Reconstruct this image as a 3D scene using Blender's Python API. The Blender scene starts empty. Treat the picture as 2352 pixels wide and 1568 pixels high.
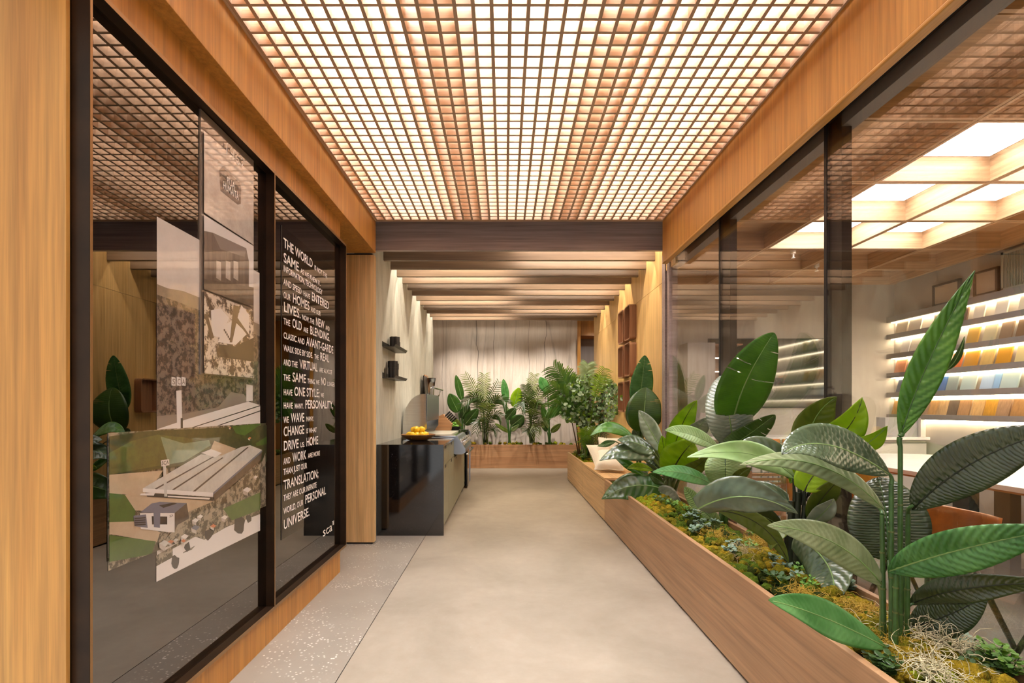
import bpy, math, random
import numpy as np
from mathutils import Vector, Matrix

# ------------------------------------------------------------------ camera, world, exposure
U = 1.27            # eye height in metres; every length below is written in eye heights
F, VX, VY = 1160.0, 1158.0, 936.0     # focal length and vanishing point in pixels of a 2352 x 1568 frame
scene = bpy.context.scene
col = scene.collection
cam_data = bpy.data.cameras.new('camera')
cam = bpy.data.objects.new('camera', cam_data)
col.objects.link(cam)
cam.location = (0, 0, U)
cam.rotation_euler = (math.pi / 2, 0, 0)
cam_data.sensor_width = 36.0
cam_data.lens = F / 2352 * 36.0
cam_data.shift_x = (1176 - VX) / 2352
cam_data.shift_y = (VY - 784) / 2352
cam_data.clip_start = 0.02
scene.camera = cam

world = bpy.data.worlds.new('world')
scene.world = world
world.use_nodes = True
world.node_tree.nodes['Background'].inputs[0].default_value = (0.98, 0.97, 0.95, 1)
world.node_tree.nodes['Background'].inputs[1].default_value = 1.0

scene.view_settings.view_transform = 'Standard'
scene.view_settings.look = 'None'
scene.view_settings.gamma = 1.0
scene.view_settings.use_curve_mapping = False
scene.view_settings.exposure = 0.0
scene.cycles.max_bounces = 8
scene.cycles.diffuse_bounces = 4
scene.cycles.glossy_bounces = 4
scene.cycles.transparent_max_bounces = 12
scene.cycles.sample_clamp_indirect = 6.0
LED_CEILING = 40.0      # luminance of the battens above the lattice
LED_COFFER = 16.0        # luminous coffers of the side room
LED_SHELF = 32.0        # strips under the sample shelves
BAR_LED = 110.0          # linear lamps between the beams
STONE_W = 250.0          # spotlights on the stone wall

R = random.Random(7)
NR = np.random.default_rng(11)

# ------------------------------------------------------------------ helpers
def at(px, py, Y):
    """point seen at pixel (px, py) that lies Y eye heights in front of the camera"""
    return np.array([(px - VX) / F * Y, Y, 1 - (py - VY) / F * Y])

def tag(o, label=None, cat=None, group=None, kind=None):
    if label: o['label'] = label
    if cat: o['category'] = cat
    if group: o['group'] = group
    if kind: o['kind'] = kind
    return o

def empty(name, loc=(0, 0, 0), label=None, cat=None, group=None, kind=None):
    o = bpy.data.objects.new(name, None)
    o.empty_display_size = 0.05
    o.location = Vector([c * U for c in loc])
    col.objects.link(o)
    return tag(o, label, cat, group, kind)

def adopt(o, parent):
    o.parent = parent
    if parent is not None:
        m = Matrix.Translation(parent.location)
        p = parent.parent
        while p is not None:
            m = Matrix.Translation(p.location) @ m if p.type == 'EMPTY' else m
            p = p.parent
        o.matrix_parent_inverse = m.inverted() if parent.type == 'EMPTY' else Matrix.Identity(4)

class MB:
    """collects boxes, tubes and grids; build() links them as one mesh"""
    def __init__(s): s.v = []; s.f = []; s.m = []
    def add(s, verts, faces, mi=0):
        b = len(s.v)
        s.v.extend([tuple(p) for p in verts])
        s.f.extend([tuple(i + b for i in f) for f in faces])
        s.m.extend([mi] * len(faces)); return s
    def box(s, x0, x1, y0, y1, z0, z1, mi=0):
        v = [(x, y, z) for z in (z0, z1) for y in (y0, y1) for x in (x0, x1)]
        return s.add(v, [(0, 2, 3, 1), (4, 5, 7, 6), (0, 1, 5, 4), (2, 6, 7, 3), (0, 4, 6, 2), (1, 3, 7, 5)], mi)
    def tube(s, pts, r, n=8, mi=0, cap=True):
        pts = [np.array(p, float) for p in pts]
        rr = r if hasattr(r, '__len__') else [r] * len(pts)
        rings = []
        for i, p in enumerate(pts):
            t = pts[min(i + 1, len(pts) - 1)] - pts[max(i - 1, 0)]
            t = t / (np.linalg.norm(t) + 1e-9)
            a = np.array([0, 0, 1.0]) if abs(t[2]) < .9 else np.array([1.0, 0, 0])
            x = np.cross(t, a); x /= np.linalg.norm(x); y = np.cross(t, x)
            rings.append([p + rr[i] * (math.cos(k * 2 * math.pi / n) * x + math.sin(k * 2 * math.pi / n) * y) for k in range(n)])
        v = [q for g in rings for q in g]
        f = [(i * n + k, i * n + (k + 1) % n, (i + 1) * n + (k + 1) % n, (i + 1) * n + k) for i in range(len(pts) - 1) for k in range(n)]
        if cap: f += [tuple(range(n))[::-1], tuple((len(pts) - 1) * n + k for k in range(n))]
        return s.add(v, f, mi)
    def lathe(s, prof, c=(0, 0, 0), n=24, mi=0, cap=True):
        v = [(c[0] + r * math.cos(k * 2 * math.pi / n), c[1] + r * math.sin(k * 2 * math.pi / n), c[2] + z) for r, z in prof for k in range(n)]
        f = [(i * n + k, i * n + (k + 1) % n, (i + 1) * n + (k + 1) % n, (i + 1) * n + k) for i in range(len(prof) - 1) for k in range(n)]
        if cap: f += [tuple(range(n))[::-1], tuple((len(prof) - 1) * n + k for k in range(n))]
        return s.add(v, f, mi)
    def prism(s, poly, axis, a, b, mi=0):
        """extrude a 2-D polygon along an axis: x -> (y,z), y -> (x,z), z -> (x,y)"""
        def p3(p, t): return {'x': (t, p[0], p[1]), 'y': (p[0], t, p[1]), 'z': (p[0], p[1], t)}[axis]
        n = len(poly)
        v = [p3(p, a) for p in poly] + [p3(p, b) for p in poly]
        f = [tuple(range(n)), tuple(range(2 * n - 1, n - 1, -1))] + [(i, n + i, n + (i + 1) % n, (i + 1) % n) for i in range(n)]
        return s.add(v, f, mi)
    def grid(s, P, mi=0):
        h, w = P.shape[:2]
        return s.add(P.reshape(-1, 3), [(i * w + j, i * w + j + 1, (i + 1) * w + j + 1, (i + 1) * w + j) for i in range(h - 1) for j in range(w - 1)], mi)
    def build(s, name, mats, parent=None, smooth=False, bevel=0, recalc=True, sharp=None):
        me = bpy.data.meshes.new(name)
        me.from_pydata((np.array(s.v) * U).tolist(), [], s.f)
        mats = mats if isinstance(mats, (list, tuple)) else [mats]
        for m in mats: me.materials.append(m)
        if len(mats) > 1: me.polygons.foreach_set('material_index', s.m)
        if recalc:
            import bmesh
            bm = bmesh.new(); bm.from_mesh(me); bmesh.ops.recalc_face_normals(bm, faces=bm.faces); bm.to_mesh(me); bm.free()
        if smooth:
            me.polygons.foreach_set('use_smooth', [True] * len(me.polygons))
            if sharp: me.set_sharp_from_angle(angle=math.radians(sharp))
        o = bpy.data.objects.new(name, me)
        col.objects.link(o)
        adopt(o, parent)
        if bevel:
            b = o.modifiers.new('bevel', 'BEVEL'); b.width = bevel; b.segments = 2; b.limit_method = 'ANGLE'
        return o

def rbox(cx, cy, cz, sx, sy, sz): return (cx - sx / 2, cx + sx / 2, cy - sy / 2, cy + sy / 2, cz - sz / 2, cz + sz / 2)

def copy_tree(o, parent=None):
    c = o.copy(); col.objects.link(c); c.parent = parent
    for ch in [x for x in o.children]: copy_tree(ch, c)
    return c

# ------------------------------------------------------------------ materials
def lin(c): return tuple(((x / 255) / 12.92 if x / 255 <= .04045 else ((x / 255 + .055) / 1.055) ** 2.4) for x in c) + (1,)

def new_mat(name):
    m = bpy.data.materials.new(name); m.use_nodes = True
    nt = m.node_tree
    return m, nt, nt.nodes['Principled BSDF'], nt.nodes['Material Output']

def noise(nt, scale, detail=4, rough=.55, map_scale=(1, 1, 1), dist=0):
    tc = nt.nodes.new('ShaderNodeTexCoord'); mp = nt.nodes.new('ShaderNodeMapping')
    mp.inputs['Scale'].default_value = map_scale
    n = nt.nodes.new('ShaderNodeTexNoise'); n.inputs['Scale'].default_value = scale
    n.inputs['Detail'].default_value = detail; n.inputs['Roughness'].default_value = rough; n.inputs['Distortion'].default_value = dist
    nt.links.new(tc.outputs['Object'], mp.inputs['Vector']); nt.links.new(mp.outputs[0], n.inputs['Vector'])
    return n.outputs['Fac']

def ramp(nt, fac, stops):
    r = nt.nodes.new('ShaderNodeValToRGB'); nt.links.new(fac, r.inputs[0])
    e = r.color_ramp.elements
    while len(e) < len(stops): e.new(.5)
    for el, (p, c) in zip(e, stops): el.position = p; el.color = lin(c)
    return r.outputs[0]

def mixc(nt, a, b, fac, mode='MIX'):
    m = nt.nodes.new('ShaderNodeMix'); m.data_type = 'RGBA'; m.blend_type = mode
    for sock, val in ((m.inputs[6], a), (m.inputs[7], b), (m.inputs[0], fac)):
        if hasattr(val, 'links'): nt.links.new(val, sock)
        else: sock.default_value = val
    return m.outputs[2]

def bump(nt, bs, h, strength=.2, dist=.01):
    b = nt.nodes.new('ShaderNodeBump'); b.inputs['Strength'].default_value = strength; b.inputs['Distance'].default_value = dist
    nt.links.new(h, b.inputs['Height']); nt.links.new(b.outputs[0], bs.inputs['Normal'])

def plain(name, c, rough=.5, metal=0, ior=1.5, coat=0, var=0, vscale=8, stretch=(1, 1, 1), bmp=0, spec=None):
    m, nt, bs, _ = new_mat(name)
    bs.inputs['Roughness'].default_value = rough; bs.inputs['Metallic'].default_value = metal
    bs.inputs['IOR'].default_value = ior; bs.inputs['Coat Weight'].default_value = coat; bs.inputs['Coat Roughness'].default_value = .06
    bs.inputs['Base Color'].default_value = lin(c)
    if var:
        f = noise(nt, vscale, 4, .6, stretch)
        a = tuple(max(0, x * (1 - var)) for x in c); b = tuple(min(255, x * (1 + var)) for x in c)
        nt.links.new(ramp(nt, f, [(.3, a), (.7, b)]), bs.inputs['Base Color'])
        if bmp: bump(nt, bs, f, bmp)
    return m

def wood(name, dark, light, axis='z', rough=.42, fine=46, coat=0, contrast=.18):
    m, nt, bs, _ = new_mat(name)
    s1 = {'x': (.5, 9, 9), 'y': (9, .5, 9), 'z': (9, 9, .5)}[axis]
    s2 = {'x': (1.2, fine, fine), 'y': (fine, 1.2, fine), 'z': (fine, fine, 1.2)}[axis]
    f1 = noise(nt, 1.0, 5, .6, s1, .6); f2 = noise(nt, 1.0, 3, .7, s2)
    c1 = ramp(nt, f1, [(.28, dark), (.72, light)])
    mid = tuple(int(255 * (1 - contrast)) for _ in range(3))
    c2 = ramp(nt, f2, [(.3, mid), (.65, (255, 255, 255))])
    nt.links.new(mixc(nt, c1, c2, 1.0, 'MULTIPLY'), bs.inputs['Base Color'])
    bs.inputs['Roughness'].default_value = rough
    bs.inputs['Coat Weight'].default_value = coat; bs.inputs['Coat Roughness'].default_value = .15
    bump(nt, bs, f2, .08, .004)
    return m

def emit(name, c, s):
    m, nt, bs, out = new_mat(name)
    nt.nodes.remove(bs); e = nt.nodes.new('ShaderNodeEmission')
    e.inputs[0].default_value = lin(c); e.inputs[1].default_value = s
    nt.links.new(e.outputs[0], out.inputs[0]); return m

def pane(name, tint, ior, rough=0.0, wav=0):
    """thin architectural glass: tinted see-through plus a Fresnel reflection"""
    m, nt, bs, out = new_mat(name); nt.nodes.remove(bs)
    t = nt.nodes.new('ShaderNodeBsdfTransparent'); t.inputs[0].default_value = tuple(tint) + (1,)
    g = nt.nodes.new('ShaderNodeBsdfGlossy'); g.inputs['Roughness'].default_value = rough; g.inputs['Color'].default_value = (1, .97, .93, 1)
    fr = nt.nodes.new('ShaderNodeFresnel')
    gm = nt.nodes.new('ShaderNodeNewGeometry'); mi = nt.nodes.new('ShaderNodeMix')     # same reflection on either face of the pane
    mi.inputs[2].default_value = ior; mi.inputs[3].default_value = 1 / ior
    nt.links.new(gm.outputs['Backfacing'], mi.inputs[0]); nt.links.new(mi.outputs[0], fr.inputs[0])
    mx = nt.nodes.new('ShaderNodeMixShader')
    nt.links.new(fr.outputs[0], mx.inputs[0]); nt.links.new(t.outputs[0], mx.inputs[1]); nt.links.new(g.outputs[0], mx.inputs[2])
    nt.links.new(mx.outputs[0], out.inputs[0])
    if wav:
        b = nt.nodes.new('ShaderNodeBump'); b.inputs['Strength'].default_value = wav; b.inputs['Distance'].default_value = .01
        nt.links.new(noise(nt, 2.2, 1, .5, (1, 1, .8)), b.inputs['Height']); nt.links.new(b.outputs[0], g.inputs['Normal'])
    return m

def leafmat(name, c, c2=None, rough=.34, trans=.25, spec=.5):
    m, nt, bs, out = new_mat(name)
    c2 = c2 or tuple(min(255, int(x * 1.25 + 4)) for x in c)
    f = noise(nt, 9, 3, .55)
    cc = ramp(nt, f, [(.35, c), (.7, c2)])
    nt.links.new(cc, bs.inputs['Base Color']); bs.inputs['Roughness'].default_value = rough
    bs.inputs['Specular IOR Level'].default_value = spec
    tr = nt.nodes.new('ShaderNodeBsdfTranslucent'); nt.links.new(mixc(nt, cc, lin((190, 210, 60)), .35), tr.inputs[0])
    mx = nt.nodes.new('ShaderNodeMixShader'); mx.inputs[0].default_value = trans
    nt.links.new(bs.outputs[0], mx.inputs[1]); nt.links.new(tr.outputs[0], mx.inputs[2]); nt.links.new(mx.outputs[0], out.inputs[0])
    return m

M = dict(
    oak_v=wood('oak_vertical', (176, 116, 46), (202, 144, 68), 'z'),
    oak_near=wood('oak_pillar', (208, 146, 70), (226, 170, 90), 'z'),
    oak_h=wood('oak_soffit', (188, 132, 60), (208, 154, 80), 'y'),
    pillar=wood('oak_pale', (212, 166, 106), (230, 190, 134), 'z'),
    wall_y=wood('oak_wall', (208, 164, 100), (230, 190, 126), 'z'),
    lattice=wood('lattice_wood', (182, 146, 112), (204, 170, 138), 'y'),
    lattice_x=wood('lattice_wood_cross', (182, 146, 112), (204, 170, 138), 'x'),
    beam=wood('beam_wood', (104, 84, 67), (138, 114, 92), 'x', .4),
    beam1=wood('walnut_dark', (142, 124, 124), (172, 154, 152), 'x', .34, coat=.4),
    planter=wood('walnut_planter', (154, 114, 78), (182, 142, 102), 'y', .45),
    planter_back=wood('walnut_planter_back', (178, 128, 88), (208, 160, 116), 'x', .45),
    bench=wood('oak_bench', (190, 150, 100), (212, 174, 126), 'y', .45),
    cube=wood('walnut_cube', (142, 98, 70), (172, 126, 94), 'z', .4),
    coffer=wood('coffer_oak', (184, 144, 102), (208, 170, 128), 'x', .5),
    coffer_y=wood('coffer_oak_long', (184, 144, 102), (208, 170, 128), 'y', .5),
    darkmetal=plain('bronze_frame', (52, 36, 22), .38, .6, var=.15),
    bronze_edge=plain('bronze_edge', (150, 116, 76), .35, .7),
    black=plain('black_metal', (24, 22, 22), .45),
    shelfgrey=plain('grey_shelf', (120, 114, 110), .5),
    white=plain('white_paint', (236, 230, 222), .6),
    plenum=plain('white_plenum', (235, 222, 205), .8),
    greywall=plain('grey_wall', (168, 160, 150), .7, var=.04, vscale=2),
    greypanel=plain('grey_panel', (142, 132, 126), .5, var=.05, vscale=30, stretch=(1, 1, .05)),
    cabinet=plain('light_cabinet', (206, 198, 190), .4),
    post=plain('post_brown', (48, 40, 36), .4),
    glass=pane('clear_glass', (.96, .965, .95), 1.85, wav=.04),
    darkglass=pane('smoked_glass', (.16, .15, .14), 2.5),
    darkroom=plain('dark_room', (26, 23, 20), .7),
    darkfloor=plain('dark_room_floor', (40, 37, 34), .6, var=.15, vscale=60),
    steel=plain('brushed_steel', (228, 228, 228), .12, 1.0, var=.03, vscale=3, stretch=(1, 1, 20)),
    steel2=plain('satin_steel', (170, 180, 196), .32, 1.0),
    led=emit('led_batten', (246, 248, 255), LED_CEILING),
    coffer_led=emit('coffer_panel', (250, 250, 255), LED_COFFER),
    shelf_led=emit('shelf_strip', (255, 232, 196), LED_SHELF),
    bar_led=emit('bar_strip', (255, 240, 218), BAR_LED),
    lamp=emit('spot_lens', (255, 240, 220), 30),
    textw=plain('white_lettering', (226, 218, 208), .5),
    cushion=plain('linen', (214, 204, 186), .9, var=.05, vscale=300, bmp=.1),
    leather=plain('tan_leather', (192, 108, 34), .45, var=.1, vscale=14),
    marble=plain('white_marble', (232, 226, 220), .2, var=.03, vscale=3),
)
# ------------------------------------------------------------------ surface materials of the shell
def concrete_floor():
    m, nt, bs, _ = new_mat('concrete_floor')
    a = ramp(nt, noise(nt, 1.1, 6, .62, dist=.5), [(.3, (134, 123, 107)), (.7, (160, 148, 131))])
    b = ramp(nt, noise(nt, 9, 5, .7), [(.2, (236, 234, 230)), (.8, (255, 255, 255))])
    c = mixc(nt, a, b, 1.0, 'MULTIPLY')
    nt.links.new(c, bs.inputs['Base Color'])
    spk = ramp(nt, noise(nt, 70, 2, .5), [(.70, (0, 0, 0)), (.76, (255, 255, 255))]); pt = ramp(nt, noise(nt, 1.7, 3, .6), [(.55, (0, 0, 0)), (.7, (255, 255, 255))])
    sp_ = nt.nodes.new('ShaderNodeSeparateColor'); nt.links.new(mixc(nt, spk, pt, 1.0, 'MULTIPLY'), sp_.inputs[0])
    nt.links.new(mixc(nt, c, lin((196, 188, 174)), sp_.outputs[0]), bs.inputs['Base Color'])
    bs.inputs['Roughness'].default_value = .42
    return m

def terrazzo_floor():
    m, nt, bs, _ = new_mat('terrazzo_floor')
    a = ramp(nt, noise(nt, 1.3, 5, .6), [(.3, (128, 118, 105)), (.7, (146, 136, 122))])
    tc = nt.nodes.new('ShaderNodeTexCoord'); v = nt.nodes.new('ShaderNodeTexVoronoi'); v.inputs['Scale'].default_value = 42
    nt.links.new(tc.outputs['Object'], v.inputs['Vector'])
    chip = ramp(nt, v.outputs['Distance'], [(.20, (255, 255, 255)), (.26, (0, 0, 0))])
    patch = ramp(nt, noise(nt, 2.4, 3, .6), [(.45, (0, 0, 0)), (.6, (255, 255, 255))])
    k = mixc(nt, chip, patch, 1.0, 'MULTIPLY')
    sep = nt.nodes.new('ShaderNodeSeparateColor'); nt.links.new(k, sep.inputs[0])
    nt.links.new(mixc(nt, a, lin((205, 197, 186)), sep.outputs[0]), bs.inputs['Base Color'])
    bs.inputs['Roughness'].default_value = .36
    return m

def stone_wall():
    m, nt, bs, _ = new_mat('veined_stone')
    f = noise(nt, 1.0, 6, .66, (2.4, 3, .30), 1.6)
    a = ramp(nt, f, [(.2, (172, 158, 144)), (.5, (198, 184, 170)), (.8, (214, 201, 189))])
    g = noise(nt, 1.0, 3, .55, (1.0, 1, .10), .25)
    vein = ramp(nt, g, [(.488, (255, 255, 255)), (.4975, (96, 86, 76)), (.5025, (96, 86, 76)), (.512, (255, 255, 255))])
    h = noise(nt, 1.0, 5, .75, (9, 3, .8), 1.5)
    b = ramp(nt, h, [(.3, (236, 230, 224)), (.6, (255, 255, 255))])
    nt.links.new(mixc(nt, mixc(nt, a, vein, .25, 'MULTIPLY'), b, 1.0, 'MULTIPLY'), bs.inputs['Base Color'])
    bs.inputs['Roughness'].default_value = .3
    return m

def plaster_wall():
    m, nt, bs, _ = new_mat('grey_plaster')
    a = ramp(nt, noise(nt, 1.0, 6, .65, (3, 5, 1.4), .4), [(.3, (170, 170, 160)), (.7, (204, 203, 192))])
    b = ramp(nt, noise(nt, 1.0, 4, .7, (40, 40, 4)), [(.3, (228, 226, 222)), (.7, (255, 255, 255))])
    nt.links.new(mixc(nt, a, b, 1.0, 'MULTIPLY'), bs.inputs['Base Color']); bs.inputs['Roughness'].default_value = .75
    return m

def granite():
    m, nt, bs, _ = new_mat('black_granite')
    a = ramp(nt, noise(nt, 160, 2, .5), [(.60, (14, 13, 14)), (.78, (70, 66, 64))])
    s = ramp(nt, noise(nt, 1.0, 5, .75, (16, 16, 7), 2.0), [(.690, (0, 0, 0)), (.72, (130, 128, 126))])
    nt.links.new(mixc(nt, a, s, 1.0, 'ADD'), bs.inputs['Base Color'])
    bs.inputs['Roughness'].default_value = .07; bs.inputs['IOR'].default_value = 1.8
    return m

M.update(floor=concrete_floor(), terrazzo=terrazzo_floor(), stone=stone_wall(), plaster=plaster_wall(), granite=granite())

# ------------------------------------------------------------------ floor
fl = empty('floor', kind='structure', label='polished beige concrete floor with a grey terrazzo strip on its left')
MB().box(-.612, 4.3, -2.5, 10, -.05, 0).build('concrete_slab', M['floor'], fl)
MB().box(-1.9, -.616, 1.1, 10, -.05, 0).box(-1.01, -.616, -2.5, 1.1, -.05, 0).build('terrazzo_strip', M['terrazzo'], fl)
MB().box(-.6165, -.6115, -2.5, 10, -.05, -.003).build('floor_joint', M['post'], fl)

# ------------------------------------------------------------------ lattice ceiling with battens above
LZ = 2.368; CELL = .06342; LT = .0066; LH = .06
lat = empty('ceiling', (0, 0, LZ), kind='structure', label='square lattice of oak slats lit from above')
xs = [-.943 + .012 + k * CELL for k in range(34)]
xs = [x for x in xs if x < 1.155]
Y_END = 3.70
proto = MB().box(-LT, LT, -1.6, Y_END, LZ, LZ + LH).build('slat', M['lattice'], lat)
for k, x in enumerate(xs):
    o = proto if k == 0 else proto.copy()
    if k: col.objects.link(o)
    o.location.x = x * U
row = MB().box(-.943, 1.16, -LT * .9, LT * .9, LZ + .002, LZ + LH - .002).build('cross_slat', M['lattice_x'], lat)
k = 0; y = Y_END - .014
while y > -1.55:
    o = row if k == 0 else row.copy()
    if k: col.objects.link(o)
    o.location.y = y * U
    y -= CELL; k += 1
MB().box(-.943, -.934, -1.6, Y_END, LZ - .003, LZ + LH).build('edge_trim', M['lattice'], lat)
MB().box(1.151, 1.16, -1.6, Y_END, LZ - .003, LZ + LH).build('edge_trim', M['lattice'], lat)
MB().box(-.943, 1.16, Y_END - .008, Y_END, LZ - .004, LZ + LH).build('end_trim', M['lattice_x'], lat)

cp = empty('ceiling_plenum', (0, 0, 2.6), kind='structure', label='white ceiling void above the lattice')
MB().box(-1.3, 1.4, -1.7, 3.86, 2.62, 2.66).build('plenum_top', M['plenum'], cp)
MB().box(-1.3, 1.4, -1.75, -1.7, 2.3, 2.66).build('plenum_end', M['plenum'], cp)
MB().box(-.95, 1.16, 3.70, 3.712, LZ + .01, 2.62).build('plenum_end', M['plenum'], cp)  # added plate, keeps the batten light off the first beam
for i, x in enumerate((-.60, .10, .80)):
    t = empty('led_batten', (x, 1.0, 2.6), 'slim white LED batten running above the ceiling lattice', 'lamp', 'LED battens above the lattice')
    MB().box(x - .24, x + .24, -1.5, 3.6, 2.585, 2.62).build('housing', M['white'], t)
    MB().box(x - .23, x + .23, -1.48, 3.58, 2.57, 2.585).build('diffuser', M['led'], t)

# ------------------------------------------------------------------ left window wall
wl = empty('wall_left', (-1.0, 2, 0), kind='structure', label='oak clad wall around the dark display window')
MB().box(-1.3, -.943, -1.7, 3.706, 2.1346, 2.62).build('fascia', M['oak_v'], wl, bevel=.002)
MB().box(-1.12, -1.0, 1.19, 3.077, 2.014, 2.1346).build('lower_board', M['oak_v'], wl)
MB().box(-1.10, -1.0, 1.21, 3.077, 0, .138).build('plinth', M['oak_v'], wl)
MB().box(-2.6, -1.029, 1.186, 1.197, 0, 2.62).build('near_pillar', M['oak_near'], wl)
MB().box(-1.7, -.955, 3.706, 3.766, .012, 2.122).build('far_pillar', M['pillar'], wl, bevel=.003)
MB().box(-1.69, -.97, 3.715, 3.757, 0, 2.1346).build('shadow_gap', M['black'], wl)
MB().box(-1.75, -1.7, 3.0, 3.78, 0, 2.62).build('passage_wall', M['pillar'], wl)
MB().box(-1.7, -1.28, 3.0, 3.80, 2.1346, 2.3).build('passage_soffit', M['oak_h'], wl)
# dark room behind the smoked glass
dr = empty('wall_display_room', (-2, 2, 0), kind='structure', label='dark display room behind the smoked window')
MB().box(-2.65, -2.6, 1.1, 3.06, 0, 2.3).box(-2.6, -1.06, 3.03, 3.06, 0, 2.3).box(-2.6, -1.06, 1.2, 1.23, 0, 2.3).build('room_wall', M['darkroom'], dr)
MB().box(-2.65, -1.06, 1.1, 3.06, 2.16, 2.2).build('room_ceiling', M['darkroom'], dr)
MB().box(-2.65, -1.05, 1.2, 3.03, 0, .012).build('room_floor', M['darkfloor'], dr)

GX = -1.02; FXO = -.985; T = .009
Z0, Z1 = .1403, 2.0120
YA, YM, YE = 1.2, 2.164, 3.152
w1 = empty('window_1', (GX, 2, .14), kind='structure', label='smoked display window in a slim bronze frame')
def fbar(y0, y1, z0, z1, nm):
    o = MB().box(-1.05, FXO, y0, y1, z0, z1).build(nm, M['darkmetal'], w1)
    MB().box(FXO, FXO + .0012, y0 + .001, y1 - .001, z0, z1).build('edge', M['bronze_edge'], o)
fbar(YA, YA + T, Z0, Z1, 'jamb'); fbar(YM, YM + T, Z0, Z1, 'mullion'); fbar(YE - T, YE, Z0, Z1, 'jamb')
fbar(YA, YE, Z0 - .004, Z0 + T, 'sill'); fbar(YA, YE, Z1 - T, Z1 + .004, 'head')
for a, b in ((YA + T, YM), (YM + T, YE - T)):
    MB().box(GX - .006, GX, a, b, Z0 + T, Z1 - T).build('pane', M['darkglass'], w1)

# ------------------------------------------------------------------ kitchen end: walls and beams
MB().box(-1.12, -1.0, 3.775, 7.117, 0, 2.62).build('wall_plaster', M['plaster'])
tag(bpy.data.objects['wall_plaster'], 'grey plaster wall above the counter', kind='structure')
wr = empty('wall_right', (1.25, 5, 0), kind='structure', label='pale oak panelled wall behind the bench')
for y0, y1 in ((3.995, 5.2), (5.202, 7.03)):
    MB().box(1.25, 1.32, y0, y1, 0, 1.985).build('panel', M['wall_y'], wr)
    MB().box(1.25, 1.32, y0, y1, 1.988, 2.62).build('panel', M['wall_y'], wr)
MB().box(1.248, 1.31, 3.92, 3.993, 0, 2.2).build('jamb', M['beam1'], wr)
MB().box(1.265, 1.31, 3.868, 3.92, 0, 2.2).build('slit', M['black'], wr)
MB().box(1.248, 1.31, 3.816, 3.868, 0, 2.2).build('jamb', M['beam1'], wr)
MB().box(1.256, 1.33, 3.70, 3.995, 2.06, 2.62).build('header', M['wall_y'], wr)
wb = empty('wall_back', (0, 8.75, 0), kind='structure', label='tall veined stone slab wall behind the palms')
sx = [-2.3, -1.22, -.335, .56, 1.267]
for a, b in zip(sx, sx[1:]):
    MB().box(a + .0008, b - .0008, 8.75, 8.83, 0, 2.62).build('slab', M['stone'], wb)
CRK = plain('dark_vein', (92, 82, 74), .5)
for pts in (((1094, 730), (1095, 765), (1094, 790), (1099, 808), (1097, 840), (1098, 875), (1094, 940)), ((1253, 730), (1256, 752), (1255, 770), (1250, 788), (1252, 815), (1250, 850), (1255, 880), (1250, 960)), ((1135, 735), (1136, 765), (1133, 790), (1136, 830), (1133, 900)), ((1216, 735), (1213, 790), (1216, 840), (1212, 910)), ((1017, 735), (1018, 800), (1015, 870), (1019, 950))):
    w_ = .0045 if pts[0][0] in (1094, 1253) else .0025
    b = MB(); q = [at(px, py, 8.7495) for px, py in pts]
    for p0, p1 in zip(q, q[1:]): b.add([p0 - (w_, 0, 0), p0 + (w_, 0, 0), p1 + (w_, 0, 0), p1 - (w_, 0, 0)], [(0, 1, 2, 3)])
    b.build('vein', CRK, wb)
wf = empty('wall_far', (1.3, 8.9, 0), kind='structure', label='oak lined opening beside the stone wall')
MB().box(1.267, 1.32, 8.72, 9.4, 0, 2.62).build('return', M['oak_v'], wf)
MB().box(1.32, 2.0, 8.9, 9.4, 2.27, 2.62).build('header', M['oak_v'], wf)
MB().box(1.32, 2.0, 9.35, 9.4, 0, 2.3).build('inner_panel', M['greypanel'], wf)
MB().box(1.95, 2.0, 5.45, 9.4, 0, 2.62).build('side_wall', M['oak_v'], wf)
MB().box(-2.3, -2.25, 3.78, 8.8, 0, 2.62).build('left_wall', M['plaster'], wf)
MB().box(-2.3, 2.0, 3.9, 9.5, 2.62, 2.66).build('ceiling_upper', M['plenum'])
tag(bpy.data.objects['ceiling_upper'], 'pale upper ceiling above the timber beams', kind='structure')

b1 = MB().box(-1.0, 1.25, 3.916, 3.951, 2.22, 2.62).build('ceiling_beam', M['beam1'], bevel=.003)
tag(b1, 'deep dark walnut beam closing the lattice ceiling', 'beam')
pb = None
for k in range(12):
    y = 4.18 + .2600 * k
    if pb is None:
        o = pb = MB().box(-1.0, 1.25, 0, .035, 2.22, 2.345).build('ceiling_beam', M['beam'], bevel=.002)
    else:
        o = pb.copy(); col.objects.link(o)
    o.location.y = y * U
    tag(o, 'slim brown timber beam crossing the ceiling over the counter and bench', 'beam', 'timber beams over the counter and bench')

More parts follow.
